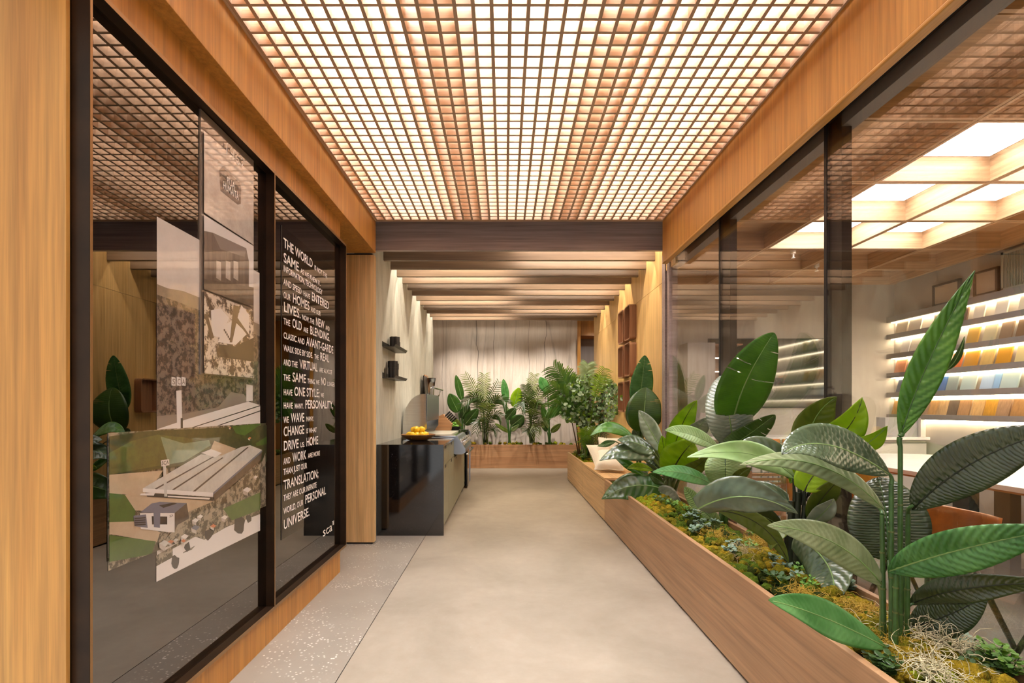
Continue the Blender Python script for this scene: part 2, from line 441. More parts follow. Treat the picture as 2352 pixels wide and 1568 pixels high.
# spotlights above the beams
def spot(x, y, z, tx, ty, tz, watts, cone, label, group, blend=1.0):
    t = empty('spotlight', (x, y, z), label, 'lamp', group)
    d = Vector((tx - x, ty - y, tz - z)).normalized()
    q = d.to_track_quat('-Z', 'Y')
    v = np.array(d)
    p = np.array((x, y, z))
    MB().tube([p - v * .03, p + v * .055], .028, 14).tube([p, np.array((x, y, 2.62))], .006, 8).build('can', M['black'], t)
    MB().tube([p + v * .0555, p + v * .0565], .022, 14).build('lens', M['lamp'], t)
    l = bpy.data.lights.new('spot_beam', 'SPOT'); l.energy = watts; l.spot_size = math.radians(cone); l.spot_blend = blend
    l.color = (1, .93, .84); l.shadow_soft_size = .03
    o = bpy.data.objects.new('spot_beam', l); col.objects.link(o)
    o.location = Vector(p + v * .075) * U; o.rotation_euler = q.to_euler()
    adopt(o, t)
for k in range(12):
    right = (k // 2) % 2 == 0
    x0, x1 = (.12, 1.22) if right else (-.97, .12)
    y = 4.18 + .26 * k - .12
    t = empty('linear_lamp', ((x0 + x1) / 2, y, 2.42), ('slim linear lamp above the beams on the oak wall side' if right else 'slim linear lamp above the beams on the plaster wall side'), 'lamp', 'linear lamps between the beams')
    MB().box(x0, x1, y - .016, y + .016, 2.42, 2.44).box(x0 + .1, x0 + .11, y - .003, y + .003, 2.44, 2.62).box(x1 - .11, x1 - .1, y - .003, y + .003, 2.44, 2.62).build('housing', M['black'], t)
    MB().box(x0 + .01, x1 - .01, y - .013, y + .013, 2.414, 2.42).build('diffuser', M['bar_led'], t)
for x in (-.75, .05, .85):
    spot(x, 7.65, 2.5, x * .9, 8.75, .62, STONE_W, 84, 'black spotlight aimed at the stone wall', 'spotlights on the stone wall')

spot(1.62, 8.3, 2.5, 1.6, 9.3, .8, 60, 100, 'added black spotlight brightening the oak lined opening', 'spotlights on the stone wall')  # added lamp that lifts the dim panel inside the opening

spot(1.0, 6.14, 2.5, 1.03, 6.22, 1.0, 90, 60, 'added black spotlight brightening the eucalyptus bush', 'added spotlights above the beams')  # added lamp, the bush stays too dark under the linear lamps
spot(-.55, 5.10, 2.5, -.68, 5.12, .8, 70, 64, 'added black spotlight brightening the grill', 'added spotlights above the beams')  # added lamp to make the grill hood brighter

# ------------------------------------------------------------------ right fascia and glass partition
tr = empty('trim_1', (1.18, 2, 2.06), kind='structure', label='deep oak fascia above the glass partition')
MB().box(1.16, 1.195, -1.7, 3.70, 2.066, 2.62).build('fascia', M['oak_v'], tr, bevel=.002)
MB().box(1.157, 1.197, -1.7, 3.70, 2.05, 2.066).build('bead', M['oak_h'], tr, bevel=.006)
w2 = empty('window_2', (1.26, 2, 0), kind='structure', label='clear glass partition behind the planter with dark posts')
yy = [-1.0, .98, 1.983, 2.959, 3.814]
for a, b in zip(yy, yy[1:]):
    MB().box(1.26, 1.268, a + .003, b - .003, .012, 2.125).build('pane', M['glass'], w2)
for y0, y1 in ((.89, .98), (1.903, 1.983), (2.842, 2.957)):
    MB().box(1.272, 1.31, y0, y1, 0, 2.3).build('post', M['post'], w2)
    MB().box(1.258, 1.272, y1 - .012, y1 + .004, 0, 2.3).build('joint', M['black'], w2)
MB().box(1.272, 1.33, -1.0, 3.816, 2.06, 2.3).build('head_rail', M['shelfgrey'], w2)
MB().box(1.255, 1.275, -1.0, 3.816, 2.108, 2.14).build('gap_shade', M['black'], w2)  # black strip painting the shade in the gap above the glass
MB().box(1.255, 1.285, -1.0, 3.816, 0, .014).build('floor_rail', M['black'], w2)
# ------------------------------------------------------------------ side room behind the glass
CZ = 2.30
SR = empty('wall_showroom', (2.7, 5.35, 0), kind='structure', label='pale grey walls of the sample room behind the glass')
MB().box(1.32, 4.3, 5.35, 5.42, 0, 2.6).build('back_wall', M['greywall'], SR)
MB().box(4.13, 4.25, -1.0, 5.35, 0, 2.6).build('shelf_wall', M['greywall'], SR)
MB().box(1.3, 4.25, -1.05, -1.0, 0, 2.6).build('front_wall', M['greywall'], SR)
sc_ = empty('ceiling_showroom', (2.7, 3, CZ), kind='structure', label='coffered oak ceiling of the sample room')
MB().box(1.3, 4.25, -1.05, 5.42, 2.44, 2.5).build('coffer_board', M['coffer'], sc_)
cx = [1.48, 2.145, 2.81, 3.44, 4.08]
cy = [-.8, -.2, .43, 1.05, 1.67, 2.288, 2.92, 3.53, 4.15, 4.77, 5.33]
for x in cx:
    for d in (-.012, .012):
        MB().box(x + d - .0085, x + d + .0085, -1.0, 5.35, CZ, 2.44).build('rib', M['coffer_y'], sc_)
    MB().box(x - .004, x + .004, -1.0, 5.35, CZ + .006, 2.44).build('groove', M['post'], sc_)
for y in cy:
    for d in (-.012, .012):
        MB().box(1.31, 4.13, y + d - .0085, y + d + .0085, CZ + .001, 2.44).build('cross_rib', M['coffer'], sc_)
for i in (1, 2):
    for j in (5, 6, 7):
        x0, x1, y0, y1 = cx[i] + .07, cx[i + 1] - .07, cy[j] + .07, cy[j + 1] - .07
        p = MB().box(x0, x1, y0, y1, 2.42, 2.438).build('ceiling_panel', M['coffer_led'])
        tag(p, 'square luminous panel set in a coffer above the table', 'lamp', 'luminous coffer panels')

# sample shelves
shelf_z = [.948, .764, .562, .361, .158, -.069]      # top of each shelf above the eye line
order = ['top', 'second', 'third', 'fourth', 'fifth', 'lowest']
k_ = 5.35 / 4.32
SZ = []
for (a, b), nm in zip(((.771, .7235), (.62, .581), (.4544, .4156), (.293, .253), (.1285, .0868), (-.0544, -.093)), order):
    z1, z0 = 1 + a * k_, 1 + b * k_
    t = empty('wall_shelf', (4.1, 3, z0), f'long grey {nm} ledge of the lit sample wall', 'shelf', 'lit sample ledges')
    MB().box(4.045, 4.13, .6, 5.345, z0, z1).build('ledge', M['shelfgrey'], t, bevel=.001)
    MB().box(4.085, 4.12, .62, 5.33, z0 - .006, z0).build('light_strip', M['shelf_led'], t)
    SZ.append(z1)

cols = {
    'cream': (226, 212, 184), 'ivory': (236, 226, 206), 'white': (235, 230, 222), 'walnut': (110, 84, 66), 'grey': (150, 150, 146),
    'ochre': (192, 150, 70), 'khaki': (186, 174, 138), 'taupe': (130, 108, 86), 'brown': (112, 88, 64), 'peach': (206, 138, 96),
    'terracotta': (196, 112, 70), 'orange': (216, 108, 40), 'amber': (196, 138, 36), 'sand': (206, 170, 100), 'straw': (206, 184, 128),
    'slate': (78, 88, 104), 'blue': (52, 104, 168), 'sea grey': (136, 150, 146), 'mint': (176, 194, 186), 'pale blue': (180, 204, 222),
    'sky blue': (140, 180, 212), 'oak': (196, 142, 84), 'rust': (186, 110, 46), 'honey': (216, 158, 78), 'maple': (226, 178, 112),
    'golden': (222, 160, 48), 'ash': (188, 146, 108),
}
SM = {}
def smat(c, wooden):
    if (c, wooden) not in SM:
        k = cols[c]
        SM[(c, wooden)] = wood('sample_' + c.replace(' ', '_'), tuple(int(x * .86) for x in k), k, 'z', .4, 60) if wooden else plain('sample_' + c.replace(' ', '_'), k, .35)
    return SM[(c, wooden)]
# (shelf index, list of (pixel left, pixel right, height, colour)) as they stand along the ledge
rows = [
    (1, .150, [(2055, 2080, 'cream'), (2084, 2112, 'ivory'), (2140, 2170, 'cream'), (2172, 2196, 'straw'), (2206, 2218, 'walnut'), (2232, 2257, 'ivory'), (2282, 2310, 'ivory'), (2336, 2362, 'cream'), (2390, 2418, 'straw')]),
    (2, .135, [(2066, 2084, 'white'), (2088, 2108, 'ivory'), (2112, 2134, 'walnut'), (2140, 2160, 'grey'), (2166, 2186, 'taupe'), (2216, 2242, 'ochre'), (2254, 2282, 'khaki'), (2292, 2320, 'taupe'), (2330, 2362, 'brown'), (2380, 2410, 'khaki')]),
    (3, .130, [(2052, 2075, 'peach'), (2084, 2104, 'peach'), (2112, 2132, 'terracotta'), (2140, 2162, 'orange'), (2181, 2203, 'orange'), (2210, 2240, 'amber'), (2248, 2276, 'sand'), (2284, 2316, 'amber'), (2328, 2360, 'straw'), (2376, 2408, 'ochre')]),
    (4, .128, [(2056, 2082, 'slate'), (2090, 2106, 'blue'), (2114, 2134, 'slate'), (2150, 2168, 'blue'), (2170, 2194, 'sea grey'), (2203, 2236, 'mint'), (2248, 2278, 'pale blue'), (2276, 2292, 'sky blue'), (2294, 2334, 'mint'), (2350, 2390, 'sea grey')]),
    (5, .135, [(2046, 2068, 'oak'), (2068, 2084, 'rust'), (2092, 2108, 'oak'), (2116, 2130, 'ash'), (2128, 2150, 'honey'), (2148, 2172, 'maple'), (2172, 2194, 'brown'), (2196, 2222, 'oak'), (2226, 2254, 'maple'), (2256, 2284, 'golden'), (2284, 2314, 'ash'), (2318, 2350, 'oak'), (2352, 2386, 'honey')]),
]
for si, hgt, items in rows:
    wooden = si == 5
    for (a, b, c) in items:
        y1 = F * 4.06 / (a - VX); y0 = F * 4.06 / (b - VX)
        z = SZ[si] + .001
        lean = .035
        w = y1 - y0
        pr = MB()
        v = [(4.064, y0, z), (4.064, y1, z), (4.064 + lean, y1, z + hgt), (4.064 + lean, y0, z + hgt)]
        v2 = [(x + .012, y, zz) for x, y, zz in v]
        pr.add(v + v2, [(0, 1, 2, 3), (7, 6, 5, 4), (0, 4, 5, 1), (1, 5, 6, 2), (2, 6, 7, 3), (3, 7, 4, 0)])
        o = pr.build('sample_board', smat(c, wooden))
        art = 'wood grain' if wooden else 'flat colour'
        tag(o, f'{c} {art} sample board leaning on the {order[si]} lit ledge', 'sample board', f'{c} boards on the {order[si]} ledge')
# framed sample panels on top of the highest ledge
def framed(a, b, zt, cm, fm, label, ribs=False):
    y1 = F * 4.08 / (a - VX); y0 = F * 4.08 / (b - VX); z = SZ[0] + .001
    t = empty('framed_panel', (4.08, (y0 + y1) / 2, z), label, 'panel')
    n = .02
    MB().box(4.075, 4.10, y0, y0 + n, z, zt).box(4.075, 4.10, y1 - n, y1, z, zt).box(4.075, 4.10, y0, y1, zt - n, zt).box(4.075, 4.10, y0, y1, z, z + n).build('frame', fm, t)
    MB().box(4.085, 4.098, y0 + n, y1 - n, z + n, zt - n).build('infill', cm, t)
    if ribs:
        q = y0 + n; i = 0
        while q < y1 - n - .006:
            MB().box(4.079, 4.086, q, q + .006, z + n, zt - n).build('rib', fm, t); q += .012
framed(2142, 2205, 2.16, plain('infill_beige', (170, 150, 126), .6), plain('frame_umber', (74, 62, 54), .5), 'low beige panel in an umber frame on the top ledge')
framed(2236, 2292, 2.17, plain('infill_tan', (166, 146, 124), .6), plain('frame_brown', (70, 60, 54), .5), 'tan panel in a brown frame on the top ledge')
framed(2300, 2400, 2.27, plain('infill_sage', (136, 132, 116), .6), plain('frame_sage', (150, 146, 128), .5), 'tall ribbed sage panel leaning on the top ledge', True)

# wall screen, tall unit and low cabinets along the back wall
tv = empty('wall_screen', (2.8, 5.34, 1.0), 'large dark glossy screen on the back wall of the sample room', 'screen')
MB().box(2.155, 3.45, 5.33, 5.348, 1.0, 1.73).build('bezel', M['black'], tv)
MB().box(2.165, 3.44, 5.326, 5.33, 1.01, 1.72).build('display', plain('screen_glass', (38, 40, 34), .06, ior=2.0), tv)
tu = empty('tall_unit', (2.0, 5.2, .716), 'taupe wall unit with a made-up walnut niche imitating a reflection in the screen', 'cabinet')
MB().box(1.86, 2.14, 5.12, 5.348, .716, 1.66).build('carcass', M['greypanel'], tu)
nm = wood('reflected_walnut', (128, 84, 54), (160, 112, 76), 'x')  # walnut back and shelves are made up to imitate a screen reflection
MB().box(2.142, 2.44, 5.30, 5.32, 1.0, 1.64).build('reflection_back', nm, tu)
for z in (1.0, 1.18, 1.36, 1.50, 1.64):
    MB().box(2.142, 2.44, 5.16, 5.32, z, z + .014).build('reflection_shelf', nm, tu)
for z in (1.18, 1.36, 1.50):
    MB().box(2.145, 2.437, 5.155, 5.16, z + .003, z + .011).build('reflection_glow', M['shelf_led'], tu)  # added glowing strips imitate the bright lines of that reflection
wt = empty('worktop', (2.9, 5.15, .7), 'long pale worktop along the back wall of the sample room', 'worktop')
MB().box(1.75, 4.10, 4.86, 5.345, .690, .715).build('slab', M['marble'], wt, bevel=.002)
for i, (x0, x1) in enumerate(((1.76, 2.34), (2.345, 2.93), (2.935, 3.52), (3.525, 4.09))):
    c = empty('base_cabinet', ((x0 + x1) / 2, 5.1, 0), 'pale grey base cabinet under the long worktop', 'cabinet', 'base cabinets of the sample room')
    MB().box(x0, x1, 4.90, 5.345, .03, .689).build('carcass', M['cabinet'], c)
    for z0, z1 in ((.05, .36), (.375, .665)):
        d = MB().box(x0 + .006, x1 - .006, 4.885, 4.90, z0, z1).build('drawer', M['cabinet'], c, bevel=.001)
        MB().box(x0 + .006, x1 - .006, 4.882, 4.886, z1 - .010, z1).build('grip', M['shelfgrey'], d)
bsp = empty('grey_box', (3.86, 5.0, .716), 'plain grey display box on the worktop below the sample ledges', 'box')
MB().box(3.72, 4.04, 4.93, 5.05, .716, .905).build('body', plain('box_grey', (140, 138, 140), .5), bsp)
MB().box(4.042, 4.09, 4.9, 5.06, .716, .90).build('end_panel', M['cabinet'], bsp)

# table with marble top
tb = empty('meeting_table', (3.2, 3.4, 0), 'long white marble table on black trestle legs in the sample room', 'table')
def oval(xa, xb, ya, yb, r, n=10):
    P = []
    for (cx_, cy_, a0) in ((xb - r, yb - r, 0), (xa + r, yb - r, 90), (xa + r, ya + r, 180), (xb - r, ya + r, 270)):
        P += [(cx_ + r * math.cos(math.radians(a0 + 90 * i / n)), cy_ + r * math.sin(math.radians(a0 + 90 * i / n))) for i in range(n + 1)]
    return P
MB().prism(oval(2.62, 3.86, 1.5, 4.5, .45), 'z', .565, .593).build('table_top', M['marble'], tb, bevel=.003)
MB().prism(oval(2.64, 3.84, 1.52, 4.48, .44), 'z', .552, .565).build('apron', wood('table_edge', (168, 108, 56), (196, 136, 80), 'y'), tb)
for y in (2.0, 2.76, 3.0, 4.1):
    for x in (2.72, 3.68):
        MB().box(x, x + .06, y - .045, y + .045, .03, .552).build('leg', M['post'], tb)
    MB().box(2.72, 3.74, y - .045, y + .045, 0, .03).build('foot', M['post'], tb)

# tan leather shell chairs
def make_chair():
    t = empty('shell_chair', (0, 0, 0))
    n = 18; P = np.zeros((10, n, 3))
    for i in range(10):
        s = i / 9
        for j in range(n):
            a = math.radians(-115 + 230 * j / (n - 1))
            h = .385 + s * (.17 + .06 * math.cos(a * .8))
            rr = .19 + .025 * s
            P[i, j] = (-rr * math.cos(a), rr * 1.05 * math.sin(a), h)
    b = MB(); b.grid(P)
    o = b.build('shell', M['leather'], t, smooth=True)
    md = o.modifiers.new('thick', 'SOLIDIFY'); md.thickness = .03; md.offset = 0
    b = MB(); prof = [(0.0, .345), (.13, .34), (.19, .36), (.195, .385), (.15, .402), (0.0, .405)]
    b.lathe(prof, n=20, cap=False); b.build('seat', M['leather'], t, smooth=True)
    for sx, sy in ((1, 1), (1, -1), (-1, 1), (-1, -1)):
        MB().tube([(.09 * sx, .09 * sy, .35), (.19 * sx, .19 * sy, 0.0)], [.014, .010], 8).build('leg', M['post'], t)
    return t
ch = make_chair()
spots = [(1.90, 2.25, 8), (2.02, 2.88, 6), (2.19, 1.80, -5), (2.38, 3.55, 3), (4.0, 2.6, 180), (4.0, 3.5, 176)]
names_ = ['pulled out closest to the glass partition', 'in the middle of the row facing the table', 'closest to the near end of the marble table', 'tucked at the table towards the base cabinets', 'below the lit sample ledges', 'below the sample ledges near the back wall']
spots = spots[:4]
for i, (x, y, a) in enumerate(spots):
    o = ch if i == 0 else copy_tree(ch)
    o.location = Vector((x * U, y * U, 0)); o.rotation_euler.z = math.radians(a)
    tag(o, 'tan leather shell chair ' + names_[i], 'chair', 'tan leather chairs at the marble table')
# slatted wooden armchair
sl = empty('slatted_chair', (1.8, 3.2, 0), 'wooden armchair with horizontal back slats behind the glass', 'chair')
wm = wood('slat_oak', (176, 122, 84), (214, 164, 122), 'x')
Yc = 3.25
p0 = at(1724, 1085, Yc); p1 = at(1800, 1085, Yc)
for k in range(7):
    z = at(1724, 1090 + 10.5 * k, Yc)[2]
    MB().box(p0[0], p1[0], Yc, Yc + .02, z - .008, z + .008).build('slat', wm, sl)
for x in (p0[0] - .012, p1[0] - .004):
    MB().box(x, x + .018, Yc - .005, Yc + .03, 0, at(0, 1082, Yc)[2]).build('back_leg', wm, sl)
    MB().box(x, x + .018, Yc + .30, Yc + .33, 0, .46).build('front_leg', wm, sl)
    MB().box(x, x + .018, Yc, Yc + .33, .46, .478).build('armrest', wm, sl)
MB().box(p0[0], p1[0], Yc + .02, Yc + .32, .30, .345).build('seat', M['leather'], sl, bevel=.008)
MB().prism([(p1[0] + .015, .55), (p1[0] + .055, .55), (p1[0] + .075, .36), (p1[0] + .03, .36)], 'y', Yc - .02, Yc + .0).build('side_panel', M['leather'], sl)
# row of leather bar backs at the worktop
for i, (a, b) in enumerate(((1748, 1792), (1799, 1836))):
    Yb = 4.55
    q0, q1 = at(a, 1008, Yb), at(b, 1024, Yb)
    t = empty('bar_chair', ((q0[0] + q1[0]) / 2, Yb, 0), 'low orange leather bar chair standing before the long worktop', 'chair', 'orange bar chairs at the worktop')
    MB().box(q0[0], q1[0], Yb, Yb + .02, q1[2], q0[2]).build('backrest', M['leather'], t, bevel=.006)
    MB().box(q0[0], q1[0], Yb + .02, Yb + .2, .45, .48).build('seat', M['leather'], t, bevel=.006)
    for x in (q0[0] + .008, q1[0] - .008):
        for y in (Yb + .011, Yb + .19):
            MB().tube([(x, y, 0), (x, y, q1[2] + .01 if y < Yb + .1 else .455)], .007, 8).build('leg', M['steel2'], t)
# sprinklers hanging from the coffers
for px, py, Y in ((1822, 579, 4.2), (1876, 606, 4.6)):
    p = at(px, py, Y); p[2] = CZ - .02
    t = empty('sprinkler', p, 'small white fire sprinkler head under the coffered ceiling', 'sprinkler', 'sprinkler heads')
    MB().lathe([(.018, .14), (.02, .0), (.008, -.004), (.008, -.03), (.016, -.034), (.016, -.037)], p, 12).build('head', M['white'], t, smooth=True, sharp=40)
# ------------------------------------------------------------------ planters and bench
PX0, PX1, PZ = .8786, 1.25, .374; PT = .022
lp = empty('long_planter', (1.06, 2, 0), 'long low walnut planter box running beside the glass partition', 'planter')
for y0, y1 in ((-.9, 4.419),):
    MB().box(PX0, PX0 + PT, y0, y1, .012, PZ).build('front_panel', M['planter'], lp, bevel=.002)
MB().box(PX1 - PT, PX1, -.9, 4.419, .012, PZ).build('back_panel', M['planter'], lp, bevel=.002)
for y0, y1 in ((4.40, 4.419), (-.9, -.88)): MB().box(PX0 + PT, PX1 - PT, y0, y1, .012, PZ).build('end_panel', M['planter'], lp)
MB().box(PX0 + .02, PX1 - .02, -.88, 4.4, 0, .02).build('base', M['black'], lp)
MB().box(PX0 + PT, PX1 - PT, -.88, 4.4, .02, .318).build('soil', plain('soil', (44, 36, 24), .95, var=.4, vscale=60), lp)
bn = empty('bench', (1.06, 5.05, 0), 'pale oak bench seat between the two planter boxes', 'bench')
MB().box(PX0, 1.249, 4.421, 5.679, .012, .358).build('front_panel', M['bench'], bn, bevel=.002)
MB().box(PX0 - .002, 1.249, 4.421, 5.679, .362, .385).build('seat', M['bench'], bn, bevel=.003)
MB().box(PX0 + .02, 1.24, 4.43, 5.67, 0, .362).build('core', M['black'], bn)
fp = empty('far_planter', (1.06, 6.3, 0), 'pale oak planter box at the far end of the bench', 'planter')
MB().box(PX0, PX0 + PT, 5.682, 7.005, .012, .385).build('front_panel', M['bench'], fp, bevel=.002)
for y0, y1 in ((6.985, 7.005), (5.682, 5.70)): MB().box(PX0 + PT, 1.248, y0, y1, .012, .385).build('end_panel', M['bench'], fp)
MB().box(PX0 + .02, 1.245, 5.70, 6.985, 0, .02).build('base', M['black'], fp)
MB().box(PX0 + PT, 1.245, 5.70, 6.985, .02, .33).build('soil', M['post'], fp)
bp = empty('back_planter', (0, 8.5, 0), 'wide walnut planter box below the stone wall', 'planter')
MB().box(-1.4, 1.22, 8.345, 8.369, .0, .388).build('front_panel', M['planter_back'], bp, bevel=.002)
for x0 in (-1.4, 1.2): MB().box(x0, x0 + .02, 8.369, 8.74, 0, .388).build('end_panel', M['planter_back'], bp)
MB().box(-1.38, 1.2, 8.369, 8.74, 0, .335).build('soil', M['post'], bp)

# moss: rounded cushions over the soil
def mossmat(name, a, b, sc=55):
    m, nt, bs, _ = new_mat(name)
    f = noise(nt, sc, 5, .75)
    nt.links.new(ramp(nt, f, [(.3, a), (.68, b)]), bs.inputs['Base Color']); bs.inputs['Roughness'].default_value = .95
    bs.inputs['Specular IOR Level'].default_value = .1
    bump(nt, bs, f, 1.0, .03); return m
MOSS = [mossmat('moss_olive', (78, 74, 14), (150, 138, 30)), mossmat('moss_gold', (120, 98, 16), (196, 166, 44)),
        mossmat('moss_green', (48, 66, 14), (104, 126, 30)), mossmat('moss_lime', (110, 122, 18), (178, 186, 44)), mossmat('moss_dark', (30, 38, 10), (62, 72, 20))]
def sph(b, c, r, mi, seg=9, rings=6):
    th = np.linspace(0, math.pi, rings); ph = np.linspace(0, 2 * math.pi, seg)
    T_, P_ = np.meshgrid(th, ph, indexing='ij')
    j = 1 + .16 * NR.standard_normal(T_.shape); j[:, -1] = j[:, 0]; j[0] = j[0, 0]; j[-1] = j[-1, 0]
    G = np.stack([c[0] + r[0] * j * np.sin(T_) * np.cos(P_), c[1] + r[1] * j * np.sin(T_) * np.sin(P_), c[2] + r[2] * j * np.cos(T_)], -1)
    b.grid(G, mi)
def moss_bed(x0, x1, y0, y1, zb, per, rad, hgt, label, parent_density=1):
    b = MB()
    n = int(per * (y1 - y0))
    for i in range(n):
        x = R.uniform(x0, x1); y = R.uniform(y0, y1)
        r = rad * R.uniform(.5, 1.25)
        patch = math.sin(y * 5.1 + x * 9) + math.sin(y * 2.3 - x * 14 + 1) + R.uniform(-.9, .9)
        mi = 4 if patch < -1.4 else 2 if patch < -.5 else 0 if patch < .5 else 1 if patch < 1.5 else 3
        mid = 1 - abs((x - (x0 + x1) / 2) / ((x1 - x0) / 2)) ** 2
        sph(b, (x, y, zb + hgt * mid * R.uniform(.2, 1)), (r, r, r * .8), mi)
    o = b.build('moss_bed', MOSS, None, smooth=True, recalc=False)
    return tag(o, label, 'moss', kind='stuff')
moss_bed(PX0 + .045, PX1 - .04, .6, 4.38, .338, 620, .022, .05, 'cushions of olive and gold moss filling the long planter')
moss_bed(PX0 + .05, 1.21, 5.73, 6.95, .34, 120, .036, .03, 'cushions of green moss filling the far oak planter')
moss_bed(-1.3, 1.15, 8.40, 8.70, .378, 150, .034, .035, 'cushions of dark moss along the back planter')

# wiry moss strands, one tangle per patch
def strands(c, n, spread, length, rad, mat, name, label, up=.5, seg=6):
    b = MB()
    for i in range(n):
        a = R.uniform(0, 6.283); d = abs(R.gauss(0, .6)) * spread
        p = np.array([c[0] + d * math.cos(a) * .9, c[1] + d * math.sin(a) * 1.5, c[2] + R.uniform(-.01, .02)])
        v = np.array([R.gauss(0, 1), R.gauss(0, 1), R.gauss(up, .7)]); v /= np.linalg.norm(v)
        pts = [p.copy()]
        L = length * R.uniform(.5, 1.2)
        for k in range(seg):
            v = v + np.array([R.gauss(0, .6), R.gauss(0, .6), R.gauss(-.2, .45)]); v /= np.linalg.norm(v)
            p = p + v * L / seg
            if p[2] < c[2] - .02: p[2] = c[2] - .02
            pts.append(p.copy())
        b.tube(pts, [rad * (1 - .8 * k / seg) for k in range(seg + 1)], 4, cap=False)
    o = b.build(name, mat, None, smooth=True, recalc=False)
    return tag(o, label, 'moss', kind='stuff')
GOLDS = plain('strand_gold', (170, 138, 40), .8); PALES = plain('strand_pale', (192, 182, 146), .8); BROWN = plain('strand_tan', (168, 148, 100), .8)
for (px, py, n, sp, L, mt, lb) in ((1640, 1185, 140, .06, .07, PALES, 'pale wiry lichen tangle beside the slim green stems'), (1650, 1245, 420, .07, .055, GOLDS, 'golden wiry moss tangle at the planter rim'),
        (1720, 1290, 240, .06, .09, BROWN, 'tan wiry moss tangle below the broad glossy leaf'), (1790, 1260, 420, .07, .055, GOLDS, 'golden wiry moss tangle beside the dark trunk'),
        (1850, 1390, 500, .07, .055, GOLDS, 'golden wiry moss tangle under the hanging grey leaf'), (1985, 1430, 600, .075, .055, GOLDS, 'golden wiry moss tangle beside the bamboo like canes'),
        (2085, 1520, 380, .06, .06, GOLDS, 'golden wiry moss tangle at the foot of the canes')):
    Y = F * .655 / (py - VY); p = at(px, py, Y); p[2] = .372
    p[0] = min(max(p[0], .95), 1.18)
    strands(p, n, sp, L, .0011, mt, 'wiry_moss', lb)
for (px, py, n, sp) in ((2110, 1480, 150, .07), (2185, 1500, 120, .05), (2150, 1560, 150, .06)):
    Y = F * .63 / (py - VY); p = at(px, py, Y); p[2] = .385
    p[0] = min(max(p[0], .96), 1.17)
    strands(p, n, sp, .10, .0014, PALES, 'air_plant_tangle', 'pale curly air plant tangle spilling around the cane stems', .7, 7)

# small leafy sprigs
SPR = [leafmat('sprig_green', (66, 112, 34), (112, 156, 56), .5), leafmat('sprig_blue', (104, 130, 112), (150, 172, 150), .5), leafmat('sprig_dark', (40, 68, 30), (70, 100, 48), .45)]
def sprig_proto(mi, n, h, lr):
    t = empty('leafy_sprig', (0, 0, 0))
    b = MB(); s = MB()
    for q in range(5):
        a0 = q * 1.26 + R.uniform(-.3, .3); tilt = R.uniform(.1, .6)
        tip = np.array([math.cos(a0) * tilt * h, math.sin(a0) * tilt * h, h * R.uniform(.7, 1)])
        s.tube([(0, 0, 0), tip * .5 + np.array([0, 0, .01]), tip], .0016, 5)
        for k in range(n):
            c = tip * (.3 + .7 * k / (n - 1)); a = k * 2.4 + R.uniform(0, 1)
            d = np.array([math.cos(a), math.sin(a), R.uniform(.1, .6)]); d /= np.linalg.norm(d)
            sd = np.cross(d, (0, 0, 1)); sd /= np.linalg.norm(sd); up = np.cross(sd, d)
            r = lr * R.uniform(.7, 1.2)
            ring = [c + d * r * (1 + math.cos(u)) + sd * r * .8 * math.sin(u) + up * .15 * r * math.cos(2 * u) for u in np.linspace(0, 6.283, 9)[:-1]]
            b.add(ring, [tuple(range(8))])
    tag(b.build('foliage', SPR[mi], t, recalc=False), kind='stuff'); s.build('stem', SPR[2], t)
    return t
protos = [sprig_proto(0, 10, .07, .010), sprig_proto(1, 11, .065, .011), sprig_proto(2, 11, .055, .010)]
used = [False] * 3
lab = ['small bright green leafy sprig growing in the long planter moss', 'small blue green round leaved sprig growing in the long planter moss', 'small dark green leafy sprig growing in the long planter moss']
lab2 = ['small bright green leafy sprig in the far oak planter', 'small blue green sprig in the far oak planter', 'small dark green sprig in the far oak planter']
def where(y):
    return 'around the cane stems' if y < 1.5 else 'around the dark trunk' if y < 2.15 else 'around the upright paddle leaf plant' if y < 3.1 else 'below the bushy plant by the bench'
nm3 = ['bright green leafy', 'blue green round leaved', 'dark green leafy']
def put_sprig(mi, x, y, z, s, far=False):
    o = protos[mi] if not used[mi] else copy_tree(protos[mi]); used[mi] = True
    o.location = Vector((x * U, y * U, z * U)); o.rotation_euler.z = R.uniform(0, 6.28); o.scale = (s, s, s)
    tag(o, lab2[mi] if far else f'small {nm3[mi]} sprig in the moss {where(y)}', 'sprig', ('sprigs in the far oak planter' if far else f'{nm3[mi]} sprigs {where(y)}'))
for px, py, mi, s in ((1600, 1190, 1, 1), (1585, 1200, 1, 1.1), (1612, 1212, 1, 1), (1620, 1225, 1, 1.1), (1580, 1180, 0, 1), (1600, 1228, 1, 1), (1640, 1210, 1, .9), (1690, 1262, 1, 1), (1680, 1275, 1, .9), (1725, 1268, 0, .9), (1740, 1240, 0, 1),
        (1780, 1300, 1, 1), (1800, 1320, 1, 1), (1775, 1335, 2, 1), (1830, 1340, 1, .9), (1845, 1330, 0, 1), (1790, 1345, 2, 1), (1870, 1310, 0, 1), (1860, 1360, 0, .9), (1975, 1345, 0, 1), (1995, 1355, 1, .8), (1925, 1330, 2, .9),
        (1530, 1165, 2, 1.2), (1515, 1158, 2, 1.2), (1545, 1170, 0, 1.1), (2005, 1500, 2, .8), (2020, 1530, 2, .9), (2040, 1545, 2, .8), (2240, 1490, 1, .9), (2290, 1530, 0, .9), (2330, 1530, 0, 1.1), (2345, 1550, 0, .9), (2260, 1540, 2, .9), (2230, 1550, 2, .8)):
    Y = F * .64 / (py - VY); p = at(px, py, Y)
    put_sprig(mi, min(max(p[0], .93), 1.21), Y, .35, s)
for i in range(14):
    put_sprig((0, 0, 1, 0)[i % 4], R.uniform(.93, 1.18), 5.78 + i * .085, .36, 1.15, True)
